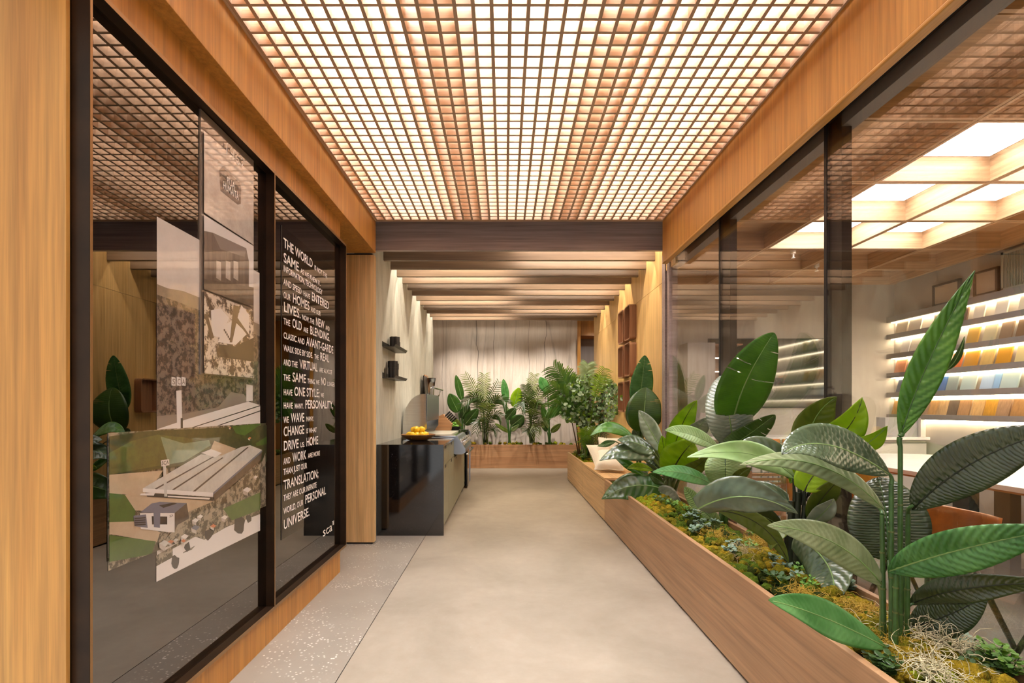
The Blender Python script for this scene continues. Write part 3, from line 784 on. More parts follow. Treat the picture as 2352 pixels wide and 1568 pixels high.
# ------------------------------------------------------------------ plants
LM = dict(
    green=leafmat('leaf_green', (56, 104, 24), (82, 132, 36), .34, .22),
    bright=leafmat('leaf_bright', (54, 108, 46), (92, 144, 78), .36, .18),
    dark=leafmat('leaf_dark', (40, 74, 22), (62, 98, 34), .28, .2, .7),
    deep=leafmat('leaf_deep', (46, 58, 36), (72, 84, 56), .22, .1, .8),
    grey=leafmat('leaf_sheen_grey', (66, 84, 58), (100, 116, 86), .2, .12, .8),  # grey glare of glossy dark green leaves, put into the base colour
    silver=leafmat('leaf_sheen_silver', (116, 128, 112), (156, 166, 148), .26, .12, .7),  # paler variant of that leaf glare, likewise held in the colour
    lime=leafmat('leaf_lime', (118, 158, 14), (158, 192, 34), .38, .4),
    olive=leafmat('leaf_olive', (76, 92, 26), (104, 116, 40), .38, .2),
    pale=leafmat('leaf_pale', (132, 164, 96), (166, 192, 132), .4, .25),
    mint=leafmat('leaf_mint', (116, 132, 88), (158, 168, 126), .28, .15, .6),
)
STEM = plain('stem_green', (52, 82, 34), .4, var=.15, vscale=30); STEMD = plain('stem_dark', (30, 36, 18), .5, var=.2, vscale=30)
STEMY = plain('stem_olive', (84, 92, 44), .5); RIB = plain('midrib_pale', (120, 150, 84), .45); TWIG = plain('twig_brown', (84, 62, 40), .7)
VEIN = plain('midrib_dark', (44, 40, 14), .5)
PROF = {
    'paddle': lambda s: (math.sin(math.pi * min(1, .06 + s ** .85 * .94)) ** .62),
    'lance': lambda s: (math.sin(math.pi * s ** .80) ** .80) if 0 < s < 1 else 0,
    'blade': lambda s: (math.sin(math.pi * s ** .9) ** .9) if 0 < s < 1 else 0,
    'heart': lambda s: (math.sin(math.pi * (.14 + .86 * s) ** .78) ** .85) if s < 1 else 0,
}
def inside(px, Y, mg=0):
    """keep a point on the corridor side of the glass and the oak wall"""
    return min(Y, F * 1.225 / (px + mg - VX)) if px + mg > VX + 20 else Y
def bez(p0, p1, p2, s): return (1 - s) ** 2 * p0 + 2 * s * (1 - s) * p1 + s * s * p2

def leaf(plant, base, tip, hw, Yb, Yt, mat, prof='lance', ctrl=None, roll=0, fold=.18, ribs=0, amp=.02, slant=.55, wave=0, ym=None, midrib=None, tears=0, ns=34, nt_=13, ruffle=0):
    """blade from pixel `base` to pixel `tip` at depths Yb..Yt; hw = half width in pixels at the middle"""
    ns = max(ns, int(ribs * 10))
    mg = hw * .7
    Yb, Yt = inside(base[0], Yb, mg * .3), inside(tip[0], Yt, mg * .3)
    P0, P2 = at(*base, Yb), at(*tip, Yt)
    Ym = ym if ym is not None else (Yb + Yt) / 2
    mid = ctrl if ctrl is not None else ((base[0] + tip[0]) / 2, (base[1] + tip[1]) / 2)
    Ym = inside(mid[0], Ym, mg)
    Pm = at(*mid, Ym)
    P1 = 2 * Pm - .5 * (P0 + P2)
    rl = math.radians(roll)
    W = hw / F * Ym / max(.35, math.cos(rl))
    G = np.zeros((ns, nt_, 3)); L = np.linalg.norm(P2 - P0)
    tj = [R.uniform(.5, .95) for _ in range(tears)]
    for i in range(ns):
        s = i / (ns - 1)
        c = bez(P0, P1, P2, s); t = bez(P0, P1, P2, min(1, s + .02)) - bez(P0, P1, P2, max(0, s - .02)); t /= np.linalg.norm(t)
        v = c - np.array([0, 0, 1.0]); v /= np.linalg.norm(v)
        sd = np.cross(t, v); sd /= np.linalg.norm(sd) + 1e-9
        nn = np.cross(sd, t)
        if nn @ v > 0: nn = -nn
        side = math.cos(rl) * sd + math.sin(rl) * nn; nor = np.cross(side, t)
        if nor @ v > 0: nor = -nor
        w = W * max(.02, PROF[prof](s))
        for j in range(nt_):
            u = -1 + 2 * j / (nt_ - 1); a = abs(u)
            ph = s * ribs - slant * a * W / L * ribs
            rib = 2.7 * amp * (abs(math.sin(math.pi * ph)) ** .55 - .6) * min(1, a * 5) * (1 - .8 * a ** 4) if ribs else 0
            wv = wave * math.sin(7 * s + 2.2 * u) * a
            rf = ruffle * math.sin(23 * s + (2 if u > 0 else 0)) * a ** 3
            h = (fold * a - .22 * fold * a * a * 2 + wv + rf) * w + rib * W
            shift = t * (.25 * a * a * w * (1 if prof != 'paddle' else .35))
            G[i, j] = c + side * u * w * (1 - .12 * fold) + nor * h + shift
    b = MB(); b.grid(G)
    if tears:
        gone = set()
        for q in range(tears):
            i0 = int(ns * R.uniform(.55, .93)); sd0 = R.choice((0, 1)); half = (nt_ - 1) // 2; dep = R.randint(2, max(3, half - 1))
            for d in range(dep):
                jj = d if sd0 == 0 else nt_ - 2 - d
                for e in range(2 if d < 2 else 1): gone.add(max(0, i0 - int(d * .4) + e) * (nt_ - 1) + jj)
        keep = [k for k in range(len(b.f)) if k not in gone]
        b.f = [b.f[k] for k in keep]; b.m = [b.m[k] for k in keep]
    n1 = 12; bot = -.1 if prof in ('paddle', 'heart') else -.02
    ax = [bez(P0, P1, P2, s) - .004 * 0 for s in np.linspace(0, .96, n1)]
    b.tube(ax, [max(.0012, W * .045 * (1 - .85 * k / (n1 - 1))) for k in range(n1)], 6, 1, cap=False)
    o = b.build('leaf', [LM[mat], midrib or RIB], plant, smooth=True, recalc=False)
    sd_ = o.modifiers.new('thick', 'SOLIDIFY'); sd_.thickness = .0012; sd_.offset = 0
    return P0

def stem(plant, pts, r, mat=None, name='stem', n=8):
    """pts: (px, py, Y); smooth curve through them"""
    P = [at(p[0], p[1], inside(p[0], p[2], 3)) for p in pts]
    if len(P) == 3: P = [bez(P[0], 2 * P[1] - .5 * (P[0] + P[2]), P[2], s) for s in np.linspace(0, 1, 9)]
    rr = [r[0] + (r[1] - r[0]) * k / (len(P) - 1) for k in range(len(P))] if hasattr(r, '__len__') else r
    return MB().tube(P, rr, n).build(name, mat or STEM, plant, smooth=True, sharp=50)

def plant(name, px, py, Y, label, cat='plant'):
    p = at(px, py, Y)
    return empty(name, (p[0], Y, .33), label, cat)

# --- tall cane plant with ribbed leaves, near the camera
Yp = 1.34
c1 = plant('cane_plant', 2060, 1495, Yp, 'tall ribbed leaf plant on green jointed canes in the pale air plant tangle')
cane = [(2026, 1182, 2030, 1490, 1.36), (2047, 1112, 2048, 1500, 1.33), (2068, 1024, 2068, 1505, 1.34), (2086, 1178, 2083, 1495, 1.35), (2058, 1290, 2056, 1500, 1.30), (2076, 1300, 2075, 1490, 1.38)]
for (xa, ya, xb, yb, Y) in cane:
    st = stem(c1, [(xb, yb, Y), (xa, ya, Y)], [.0068, .0056], name='cane')
    for f in (.2, .45, .72):
        p, q = at(xb, yb, Y), at(xa, ya, Y); m = p + (q - p) * f
        d = (q - p) / np.linalg.norm(q - p)
        MB().tube([m - d * .002, m + d * .002], .0072, 8).build('node', STEMY, st)
stem(c1, [(2018, 1500, 1.37), (2024, 1370, 1.40), (1998, 1325, 1.42)], [.006, .004], STEMY, 'cane')
stem(c1, [(2068, 1024, 1.34), (2066, 1008, 1.34), (2072, 996, 1.34)], [.0056, .007]); stem(c1, [(2047, 1112, 1.33), (2048, 1098, 1.33), (2040, 1086, 1.33)], [.0056, .004])
stem(c1, [(2086, 1178, 1.35), (2087, 1168, 1.34), (2098, 1160, 1.33)], [.0056, .004]); stem(c1, [(2026, 1182, 1.36), (2024, 1172, 1.37), (2010, 1158, 1.38)], [.0056, .004])
stem(c1, [(2083, 1400, 1.35), (2088, 1392, 1.35), (2098, 1384, 1.35)], .003); stem(c1, [(2080, 1470, 1.35), (2084, 1450, 1.36), (2092, 1440, 1.37)], .003)
leaf(c1, (2068, 1004), (2238, 622), 36, 1.34, 1.42, 'green', 'blade', (2128, 842), 18, .35, 15, .07, 1.3, midrib=STEM)
leaf(c1, (2170, 852), (2215, 772), 7, 1.39, 1.38, 'dark', 'blade', (2197, 822), 40, .2, ns=14, nt_=7)
leaf(c1, (2042, 1090), (1796, 1043), 46, 1.33, 1.20, 'grey', 'lance', (1905, 1022), 30, .12, 17, .05, .9)
leaf(c1, (2030, 1170), (1698, 1068), 24, 1.36, 1.28, 'mint', 'lance', (1880, 1068), 30, -.25, 17, .035, .8)
leaf(c1, (2096, 1170), (2440, 985), 60, 1.34, 1.16, 'deep', 'lance', (2235, 1062), 10, .15, 20, .06, .9, midrib=STEMD)
leaf(c1, (2040, 1312), (2440, 1212), 50, 1.31, 1.08, 'bright', 'lance', (2205, 1262), 20, .22, 17, .075, .8)
leaf(c1, (2092, 1388), (2430, 1338), 30, 1.36, 1.22, 'deep', 'lance', (2215, 1352), 25, -.1, 22, .05, .8, midrib=STEMD, wave=.2)
leaf(c1, (2086, 1440), (2268, 1366), 44, 1.40, 1.30, 'deep', 'lance', (2170, 1415), 10, .1, 15, .07, .9, midrib=STEMD)
leaf(c1, (2028, 1345), (1762, 1207), 36, 1.36, 1.28, 'mint', 'lance', (1915, 1246), 25, -.15, 20, .03, .8)
leaf(c1, (2036, 1487), (1765, 1378), 38, 1.30, 1.20, 'bright', 'lance', (1892, 1418), 30, .1, 24, .012, .6, wave=.12)
leaf(c1, (2040, 1285), (2018, 1096), 80, 1.52, 1.56, 'deep', 'paddle', (2036, 1190), 8, .35, 16, .045, .35, midrib=STEM)
stem(c1, [(2062, 1490, 1.38), (2050, 1380, 1.45), (2040, 1285, 1.52)], [.006, .004])

# --- broad leaved plant on a dark trunk
Y2 = 1.985
c2 = plant('trunk_plant', 1822, 1315, Y2, 'broad glossy leaved plant rising from a dark trunk in the moss')
for dx, top, r in ((-8, 1150, .014), (4, 1130, .017), (16, 1160, .013), (24, 1200, .009), (-16, 1210, .009)):
    stem(c2, [(1818 + dx * .6, 1330, Y2), (1822 + dx, 1250, Y2), (1828 + dx * 1.3, top, Y2)], [r * 1.2, r * .7], STEMD, 'trunk')
for (b_, t_) in (((1836, 1150), (1850, 1040)), ((1846, 1170), (1850, 1124)), ((1850, 1200), (1862, 1180)), ((1812, 1180), (1806, 1150)), ((1842, 1160), (1885, 1030)), ((1850, 1150), (1960, 1038)), ((1825, 1150), (1822, 1098)), ((1808, 1270), (1830, 1236))):
    stem(c2, [(*b_, Y2), ((b_[0] * 2 + t_[0]) / 3, (b_[1] + t_[1]) / 2, Y2), (*t_, Y2)], [.008, .004], STEMD, 'petiole')
leaf(c2, (1850, 1050), (1922, 911), 38, Y2, 2.05, 'olive', 'heart', (1870, 965), 25, .25, 9, .03, .6, wave=.12)
leaf(c2, (1882, 1035), (1980, 913), 36, 2.0, 1.95, 'lime', 'heart', (1945, 985), 20, .15, 8, .02, .6, midrib=VEIN, wave=.15)
leaf(c2, (1958, 1040), (2038, 978), 20, 2.0, 1.9, 'lime', 'heart', (2000, 1012), 35, .25, 6, .03, .6, wave=.2)
leaf(c2, (1604, 1168), (1832, 1179), 38, 1.95, 1.75, 'grey', 'heart', (1712, 1140), 25, -.4, 9, .03, .8, wave=.25)
leaf(c2, (1812, 1152), (1690, 1122), 22, 2.0, 2.0, 'grey', 'heart', (1752, 1126), 35, -.2, 8, .03, .8)
leaf(c2, (1648, 1172), (1812, 1292), 22, 2.0, 1.92, 'olive', 'lance', (1745, 1205), 30, .2, 9, .02, .6, midrib=VEIN)
leaf(c2, (1700, 1178), (1800, 1215), 24, 2.1, 2.05, 'deep', 'heart', (1752, 1185), 40, .1)
leaf(c2, (1848, 1128), (1902, 1062), 34, 1.9, 1.9, 'lime', 'heart', (1868, 1092), 10, .15, 6, .02, .6, midrib=VEIN)
leaf(c2, (1856, 1192), (1930, 1100), 24, 1.98, 2.0, 'olive', 'lance', (1892, 1140), 25, .2, 7, .02, .6, midrib=VEIN)
leaf(c2, (1862, 1202), (1915, 1145), 20, 1.96, 1.98, 'silver', 'heart', (1896, 1172), 20, .2, wave=.2)
leaf(c2, (1826, 1230), (1915, 1386), 50, 1.85, 1.7, 'grey', 'heart', (1900, 1296), 15, -.2, 9, .05, .7, wave=.2)
leaf(c2, (1826, 1098), (1578, 1050), 26, 1.98, 1.95, 'pale', 'lance', (1722, 1042), 30, .12, 8, .012, .6, wave=.2)
leaf(c2, (1832, 1095), (1700, 1018), 26, 2.05, 2.1, 'grey', 'heart', (1760, 1030), 20, .15, 8, .03, .7)
leaf(c2, (1815, 1110), (1838, 1060), 12, 2.0, 2.0, 'lime', 'lance', None, 20, .2)
leaf(c2, (1812, 1210), (1770, 1262), 18, 1.98, 1.95, 'olive', 'lance', (1785, 1225), 30, .2)

# --- bird of paradise with one tall paddle leaf
Y3 = 2.81
c3 = plant('bird_of_paradise', 1660, 1200, Y3, 'bird of paradise plant with one tall upright green paddle leaf')
for xa, ya, xb, yb, Y in ((1683, 975, 1668, 1205, 2.8), (1682, 1012, 1660, 1208, 2.84), (1668, 1040, 1652, 1205, 2.78), (1665, 1120, 1658, 1205, 2.82), (1684, 1115, 1664, 1205, 2.8)):
    stem(c3, [(xb, yb, Y), ((xa + xb) / 2 + 2, (ya + yb) / 2, Y), (xa, ya, Y)], [.009, .006])
leaf(c3, (1683, 974), (1778, 764), 56, 2.8, 2.74, 'green', 'paddle', (1712, 880), 12, .12, 26, .012, .6, ns=44, tears=4)
leaf(c3, (1684, 1018), (1656, 864), 50, 2.86, 2.9, 'silver', 'paddle', (1672, 940), 5, .2, 20, .05, .35)
leaf(c3, (1658, 1038), (1780, 952), 27, 2.78, 2.72, 'dark', 'paddle', (1716, 1000), 25, .2, 22, .015, .6, tears=4)
leaf(c3, (1650, 1028), (1527, 988), 18, 2.78, 2.66, 'pale', 'lance', (1588, 998), 35, .15, 20, .02, .5)
leaf(c3, (1666, 1040), (1666, 1128), 45, 2.9, 2.88, 'pale', 'paddle', (1666, 1082), 5, .25, 16, .06, .3, midrib=STEM)
leaf(c3, (1606, 1166), (1572, 1118), 15, 2.74, 2.7, 'pale', 'paddle', None, 15, .2, 12, .05, .4)
leaf(c3, (1652, 1206), (1612, 1170), 17, 2.78, 2.72, 'pale', 'paddle', None, 15, .2, 12, .05, .4, midrib=STEM)
leaf(c3, (1636, 1112), (1499, 1084), 17, 2.76, 2.7, 'bright', 'lance', (1570, 1086), 35, -.15, 16, .02, .5)
leaf(c3, (1680, 1117), (1726, 1074), 13, 2.76, 2.72, 'olive', 'lance', (1700, 1090), 20, .2, 14, .04, .5)
leaf(c3, (1640, 1030), (1668, 1070), 12, 2.78, 2.8, 'dark', 'lance', None, 20, .2)

# --- second broad leaved plant beside the bench
Y4 = 3.64
c4 = plant('foliage_plant', 1535, 1142, Y4, 'bushy broad leaved plant next to the bench cushions')
for dx, top, r in ((-8, 1085, .018), (2, 1075, .022), (10, 1085, .018), (18, 1095, .014)):
    stem(c4, [(1534 + dx * .5, 1150, Y4), (1536 + dx, 1115, Y4), (1538 + dx * 1.4, top, Y4)], [r * 1.1, r * .6], STEMY, 'trunk')
L4 = [((1460, 1010), (1356, 1001), 12, 'green', 'lance', (1405, 981), 35, -.2), ((1518, 1030), (1467, 942), 20, 'silver', 'heart', (1488, 978), 20, .2),
      ((1545, 1040), (1601, 919), 26, 'lime', 'heart', (1568, 972), 15, .15), ((1546, 1080), (1596, 1012), 42, 'lime', 'heart', (1566, 1044), 10, .15),
      ((1588, 1004), (1624, 958), 20, 'silver', 'heart', None, 25, .2), ((1506, 1043), (1377, 1058), 20, 'grey', 'heart', (1440, 1034), 30, -.35),
      ((1500, 1036), (1418, 1010), 17, 'grey', 'heart', (1458, 1016), 30, -.2), ((1520, 1122), (1382, 1146), 31, 'dark', 'heart', (1450, 1116), 20, -.25),
      ((1478, 1092), (1408, 1046), 10, 'green', 'lance', (1440, 1066), 35, .3), ((1524, 1088), (1482, 1050), 16, 'deep', 'heart', None, 20, .2),
      ((1562, 1092), (1634, 1040), 17, 'olive', 'lance', (1596, 1074), 20, .2), ((1512, 1130), (1568, 1166), 20, 'silver', 'heart', (1538, 1142), 25, -.2),
      ((1500, 1080), (1440, 1076), 9, 'lime', 'lance', (1468, 1072), 30, .2), ((1520, 1075), (1495, 1000), 10, 'olive', 'lance', (1500, 1035), 20, .2),
      ((1415, 1014), (1372, 1024), 7, 'dark', 'lance', None, 40, .2), ((1525, 1110), (1490, 1088), 12, 'dark', 'lance', None, 20, .2), ((1530, 1060), (1520, 1000), 14, 'lime', 'lance', None, 20, .2)]
for q, (b_, t_, hw, mt, pf, ct, rl, fd) in enumerate(L4):
    leaf(c4, b_, t_, hw, Y4 - .02 * (q % 4), Y4 - .12 + .05 * (q % 5), mt, pf, ct, rl, fd, 8, .03, .6, midrib=VEIN if mt in ('lime', 'olive') else None, wave=.15, ns=24, nt_=9)
    stem(c4, [(1536, 1100, Y4), ((1536 + b_[0]) / 2, (1100 + b_[1]) / 2 - 4, Y4), (*b_, Y4 - .02 * (q % 4))], [.008, .004], STEMY, 'petiole', 6)

# --- bird of paradise behind it, against the oak wall
Y5 = 4.18
c5 = plant('bird_of_paradise', 1470, 1112, Y5, 'bird of paradise plant with a dark round leaf against the oak wall')
for xa, ya, xb, yb in ((1474, 990, 1468, 1118), (1466, 936, 1472, 1118), (1464, 1012, 1464, 1118)):
    stem(c5, [(xb, yb, Y5), ((xa + xb) / 2, (ya + yb) / 2, Y5), (xa, ya, Y5)], [.012, .008])
leaf(c5, (1464, 938), (1481, 816), 26, 4.18, 4.12, 'bright', 'paddle', (1474, 880), 10, .15, 20, .05, .6, tears=3)
leaf(c5, (1474, 990), (1484, 890), 42, 4.12, 4.12, 'dark', 'paddle', (1480, 942), 8, .1, 22, .006, .5, tears=3)
leaf(c5, (1472, 1012), (1456, 984), 15, 4.2, 4.2, 'grey', 'paddle', None, 10, .2, 9, .05, .4, ns=20, nt_=9)
leaf(c5, (1478, 1062), (1472, 1100), 14, 4.25, 4.25, 'silver', 'paddle', None, 10, .2, 9, .05, .4, ns=20, nt_=9)

# --- back planter: birds of paradise
def bop(px, Y, label, leaves):
    c = plant('bird_of_paradise', px, 1020, Y, label)
    for (b_, t_, hw, mt) in leaves:
        leaf(c, b_, t_, hw, Y, Y - .06, mt, 'paddle', None, 12, .12, 12, .006, .5, ns=16, nt_=7)
        stem(c, [(px + R.uniform(-2, 2), 1024, Y), ((px * 2 + b_[0]) / 3, (1020 + b_[1]) / 2, Y), (*b_, Y)], [.018, .008], STEM, 'stem', 6)
bop(1063, 8.48, 'bird of paradise plant behind the far end of the counter', [((1061, 918), (1047, 861), 9, 'dark'), ((1052, 946), (1032, 904), 15, 'dark'), ((1060, 961), (1077, 930), 12, 'dark'), ((1068, 975), (1098, 938), 13, 'dark'), ((1058, 992), (1043, 960), 9, 'olive'), ((1056, 985), (1029, 955), 3, 'olive')])
bop(1170, 8.48, 'bird of paradise plant with a bright yellow leaf between two palms', [((1163, 922), (1156, 870), 9, 'bright'), ((1181, 934), (1192, 890), 14, 'lime'), ((1163, 963), (1184, 936), 11, 'dark'), ((1175, 978), (1203, 955), 16, 'dark'), ((1168, 992), (1136, 972), 5, 'olive'), ((1166, 952), (1160, 930), 6, 'pale'), ((1174, 990), (1192, 975), 5, 'pale')])
bop(1262, 8.48, 'bird of paradise plant beside the palm with dark fronds', [((1258, 900), (1240, 866), 12, 'bright'), ((1266, 992), (1288, 973), 7, 'olive'), ((1258, 975), (1244, 930), 8, 'dark'), ((1262, 960), (1276, 925), 8, 'dark'), ((1256, 990), (1244, 968), 6, 'dark')])

# --- palms
PM = dict(a=leafmat('frond_olive', (76, 92, 44), (124, 130, 78), .4, .2), b=leafmat('frond_dark', (34, 54, 22), (60, 80, 34), .4, .15), c=leafmat('frond_green', (40, 92, 34), (78, 130, 60), .4, .2), d=leafmat('frond_lime', (92, 140, 30), (130, 170, 56), .4, .3), e=leafmat('frond_pale', (132, 160, 116), (170, 188, 150), .4, .2))
def frond(c, base, ctrl, tip, Yb, Yt, llen, n, mat, droop=.35, start=.3, wid=.052):
    Yt = inside(tip[0], Yt, 30)
    P0, P2 = at(*base, Yb), at(*tip, Yt); Pm = at(*ctrl, inside(ctrl[0], (Yb + Yt) / 2, 30)); P1 = 2 * Pm - .5 * (P0 + P2)
    b = MB()
    b.tube([bez(P0, P1, P2, s) for s in np.linspace(0, 1, 10)], [.010 * (1 - .8 * k / 9) * llen / .2 for k in range(10)], 5, 0, cap=False)
    for i in range(n):
        s = start + (1 - start) * i / (n - 1)
        p = bez(P0, P1, P2, s); t = bez(P0, P1, P2, min(1, s + .02)) - bez(P0, P1, P2, s - .02); t /= np.linalg.norm(t)
        v = p - np.array([0, 0, 1.0]); v /= np.linalg.norm(v)
        sd = np.cross(t, v); sd /= np.linalg.norm(sd)
        L = llen * (.55 + .45 * math.sin(math.pi * min(1, .15 + .8 * (i / (n - 1))))) * R.uniform(.85, 1.1)
        for sg in (-1, 1):
            d = t * .75 + sg * sd * .75 - v * R.uniform(-.25, .45); d /= np.linalg.norm(d)
            q = p.copy(); w = L * wid
            nrm = np.cross(d, t); nrm /= np.linalg.norm(nrm) + 1e-9
            wd = np.cross(nrm, d)
            pts = []
            for k in range(5):
                u = k / 4
                pts.append((p + d * L * u + np.array([0, 0, -1]) * droop * L * u * u, w * (.35 + .65 * math.sin(math.pi * min(1, u * .8 + .15))) * (1 if k < 4 else .05)))
            vv = []
            for (pp, ww) in pts: vv += [pp - wd * ww, pp + wd * ww]
            b.add(vv, [(2 * k, 2 * k + 1, 2 * k + 3, 2 * k + 2) for k in range(4)], 0)
    return b.build('frond', PM[mat], c, smooth=True, recalc=False)
def palm(px, py, Y, label, fr):
    c = plant('palm', px, py, Y, label)
    for (ct, tp, dl, ll, n, mt, st) in fr:
        frond(c, (px + R.uniform(-3, 3), py), ct, tp, Y, Y + dl, ll * .85, n, mt, start=st)
    for k in range(4):
        stem(c, [(px + (k - 1.5) * 3, py + 4, Y), (px + (k - 1.5) * 5, py - 40, Y)], [.012, .008], STEMY, 'stem', 6)
    return c
palm(1115, 1016, 8.55, 'feathery olive palm beside the grill end of the back planter', [((1110, 940), (1112, 862), -.05, .26, 22, 'a', .45), ((1120, 945), (1145, 878), -.1, .2, 16, 'b', .5), ((1100, 930), (1068, 860), -.1, .22, 18, 'a', .45), ((1105, 925), (1066, 925), -.2, .26, 16, 'b', .4), ((1130, 930), (1162, 925), -.2, .26, 16, 'b', .4),
    ((1118, 950), (1120, 925), -.4, .24, 14, 'a', .3), ((1126, 960), (1150, 955), -.35, .22, 14, 'b', .35), ((1105, 965), (1092, 990), -.3, .18, 12, 'b', .35), ((1112, 970), (1110, 960), -.4, .2, 12, 'b', .2), ((1125, 985), (1142, 990), -.25, .16, 12, 'b', .3)])
palm(1222, 1014, 8.55, 'dark feathery palm in the middle of the back planter', [((1220, 930), (1226, 862), .0, .24, 20, 'a', .45), ((1216, 935), (1208, 885), -.15, .24, 18, 'b', .4), ((1228, 930), (1262, 870), -.05, .22, 16, 'a', .45), ((1212, 930), (1196, 935), -.3, .24, 14, 'b', .35), ((1228, 940), (1236, 925), -.35, .26, 16, 'b', .3),
    ((1222, 960), (1222, 938), -.45, .24, 14, 'b', .25), ((1232, 975), (1256, 965), -.3, .2, 14, 'a', .3), ((1228, 985), (1244, 985), -.35, .18, 12, 'a', .25), ((1216, 985), (1208, 990), -.3, .18, 12, 'b', .3), ((1222, 975), (1230, 1000), -.4, .16, 12, 'a', .3)])
palm(1346, 1046, 6.35, 'large green palm with long arching fronds in the far oak planter', [((1325, 930), (1272, 842), -.1, .30, 26, 'c', .42), ((1322, 945), (1262, 885), -.2, .27, 22, 'c', .42), ((1318, 950), (1260, 935), -.25, .25, 20, 'c', .4), ((1330, 935), (1300, 852), .05, .24, 20, 'd', .45), ((1344, 920), (1350, 836), .1, .24, 22, 'e', .55), ((1362, 930), (1388, 846), .15, .2, 18, 'd', .6), ((1335, 940), (1310, 868), .1, .26, 22, 'c', .42)])
palm(1350, 1048, 6.05, 'short bright green palm below the round leaved bush', [((1346, 1010), (1340, 985), -.1, .17, 14, 'd', .2), ((1356, 1010), (1366, 985), -.1, .16, 14, 'd', .2), ((1345, 1015), (1335, 1005), -.2, .15, 12, 'c', .2), ((1358, 1020), (1376, 1010), -.2, .16, 12, 'b', .2), ((1352, 1015), (1352, 1000), -.25, .15, 12, 'c', .2), ((1362, 1005), (1392, 1000), -.1, .14, 12, 'b', .3)])

# --- round leaved eucalyptus bush
eu = plant('eucalyptus_bush', 1335, 1046, 6.6, 'eucalyptus bush with many small round grey green leaves', 'plant')
for (xa, ya, xb, yb) in ((1330, 1048, 1312, 960), (1332, 1048, 1322, 955), (1372, 1046, 1378, 960), (1376, 1046, 1384, 950)):
    stem(eu, [(xa, ya, 6.5), ((xa + xb) / 2, (ya + yb) / 2, 6.45), (xb, yb, 6.4)], [.010, .006], TWIG, 'stem', 6)
EM = [leafmat('euca_grey', (140, 168, 138), (184, 204, 176), .4, .2), leafmat('euca_green', (82, 122, 66), (118, 154, 92), .4, .25), leafmat('euca_lime', (108, 148, 44), (140, 176, 70), .45, .35), leafmat('euca_dark', (52, 70, 52), (74, 94, 72), .45, .15)]
b = MB()
for i in range(1500):
    while True:
        x, y = R.uniform(-1, 1), R.uniform(-1, 1)
        if x * x + y * y < 1 and not (x < -.35 and y > .75): break
    px = 1350 + 72 * x - 12 * (y < 0) * 0 + (8 if y < 0 else 0); py = 922 + 62 * y
    c = at(px, py, inside(px, 6.35 + R.uniform(-.28, .22), 2))
    n = np.array([R.gauss(0, 1), R.gauss(-.6, .8), R.gauss(.4, .8)]); n /= np.linalg.norm(n)
    a = np.cross(n, (0, 0, 1.0)); a /= np.linalg.norm(a); d = np.cross(n, a)
    r = .024 * R.uniform(.65, 1.2); k = R.random()
    ring = [c + r * (math.cos(u) * a + .88 * math.sin(u) * d) + n * r * .12 * math.cos(2 * u) for u in np.linspace(0, 6.283, 9)[:-1]]
    b.add(ring, [tuple(range(8))], 0 if k < .4 else 1 if k < .72 else 2 if k < .84 else 3)
tag(b.build('foliage', EM, eu, recalc=False), kind='stuff')
for i in range(26):
    x, y = R.uniform(-.8, .8), R.uniform(-.8, .7)
    stem(eu, [(1345 + R.uniform(-25, 25), 965, 6.4), (1350 + 40 * x, 940 + 25 * y, 6.35), (1352 + 66 * x, 922 + 56 * y, 6.3 + R.uniform(-.1, .1))], [.004, .0015], TWIG, 'twig', 5)
# ------------------------------------------------------------------ counter run along the plaster wall
CT = .711
DRW = plain('sage_cabinet', (126, 125, 102), .42, var=.04, vscale=4)
gp = MB().box(-.998, -.473, 3.946, 3.964, 0, CT).build('end_panel', M['granite'], bevel=.001)
ct = empty('counter', (-.73, 5.3, 0), 'long kitchen counter with black granite top and waterfall end', 'counter')
adopt(gp, ct)
MB().box(-.998, -.473, 3.964, 4.9, CT - .016, CT).box(-.998, -.473, 5.78, 6.55, CT - .016, CT).box(-.998, -.95, 4.9, 5.78, CT - .016, CT).build('worktop', M['granite'], ct, bevel=.001)
MB().box(-.99, -.505, 3.966, 6.55, .05, .52).box(-.99, -.505, 3.966, 4.895, .52, CT - .018).box(-.99, -.505, 5.785, 6.55, .52, CT - .018).build('carcass', DRW, ct)
MB().box(-.99, -.53, 3.966, 6.55, 0, .05).build('toe_kick', M['black'], ct)
def front(y0, y1, z0, z1, slot=True):
    o = MB().box(-.505, -.487, y0, y1, z0, z1).build('drawer_front', DRW, ct, bevel=.001)
    if slot:
        ym = (y0 + y1) / 2
        MB().box(-.4885, -.4855, ym - .035, ym + .035, z1 - .028, z1 - .002).build('finger_slot', M['black'], o)
for y0, y1 in ((3.97, 4.43), (4.434, 4.893)):
    front(y0, y1, .535, .689)
    front(y0, y1, .05, .531)
front(4.897, 5.34, .05, .515); front(5.344, 5.782, .05, .515)
front(5.786, 6.2, .535, .689); front(5.786, 6.2, .05, .531)
fr = empty('wine_cooler', (-.73, 6.62, 0), 'dark glass fronted cooler at the far end of the counter', 'cooler')
MB().box(-.99, -.47, 6.555, 6.70, 0, CT).build('cabinet', M['black'], fr)
MB().box(-.47, -.455, 6.26, 6.70, .03, CT - .02).build('glass_door', plain('cooler_glass', (20, 24, 34), .08, ior=1.8), fr)
MB().box(-.455, -.447, 6.68, 6.70, .03, CT - .02).build('edge', M['steel2'], fr)

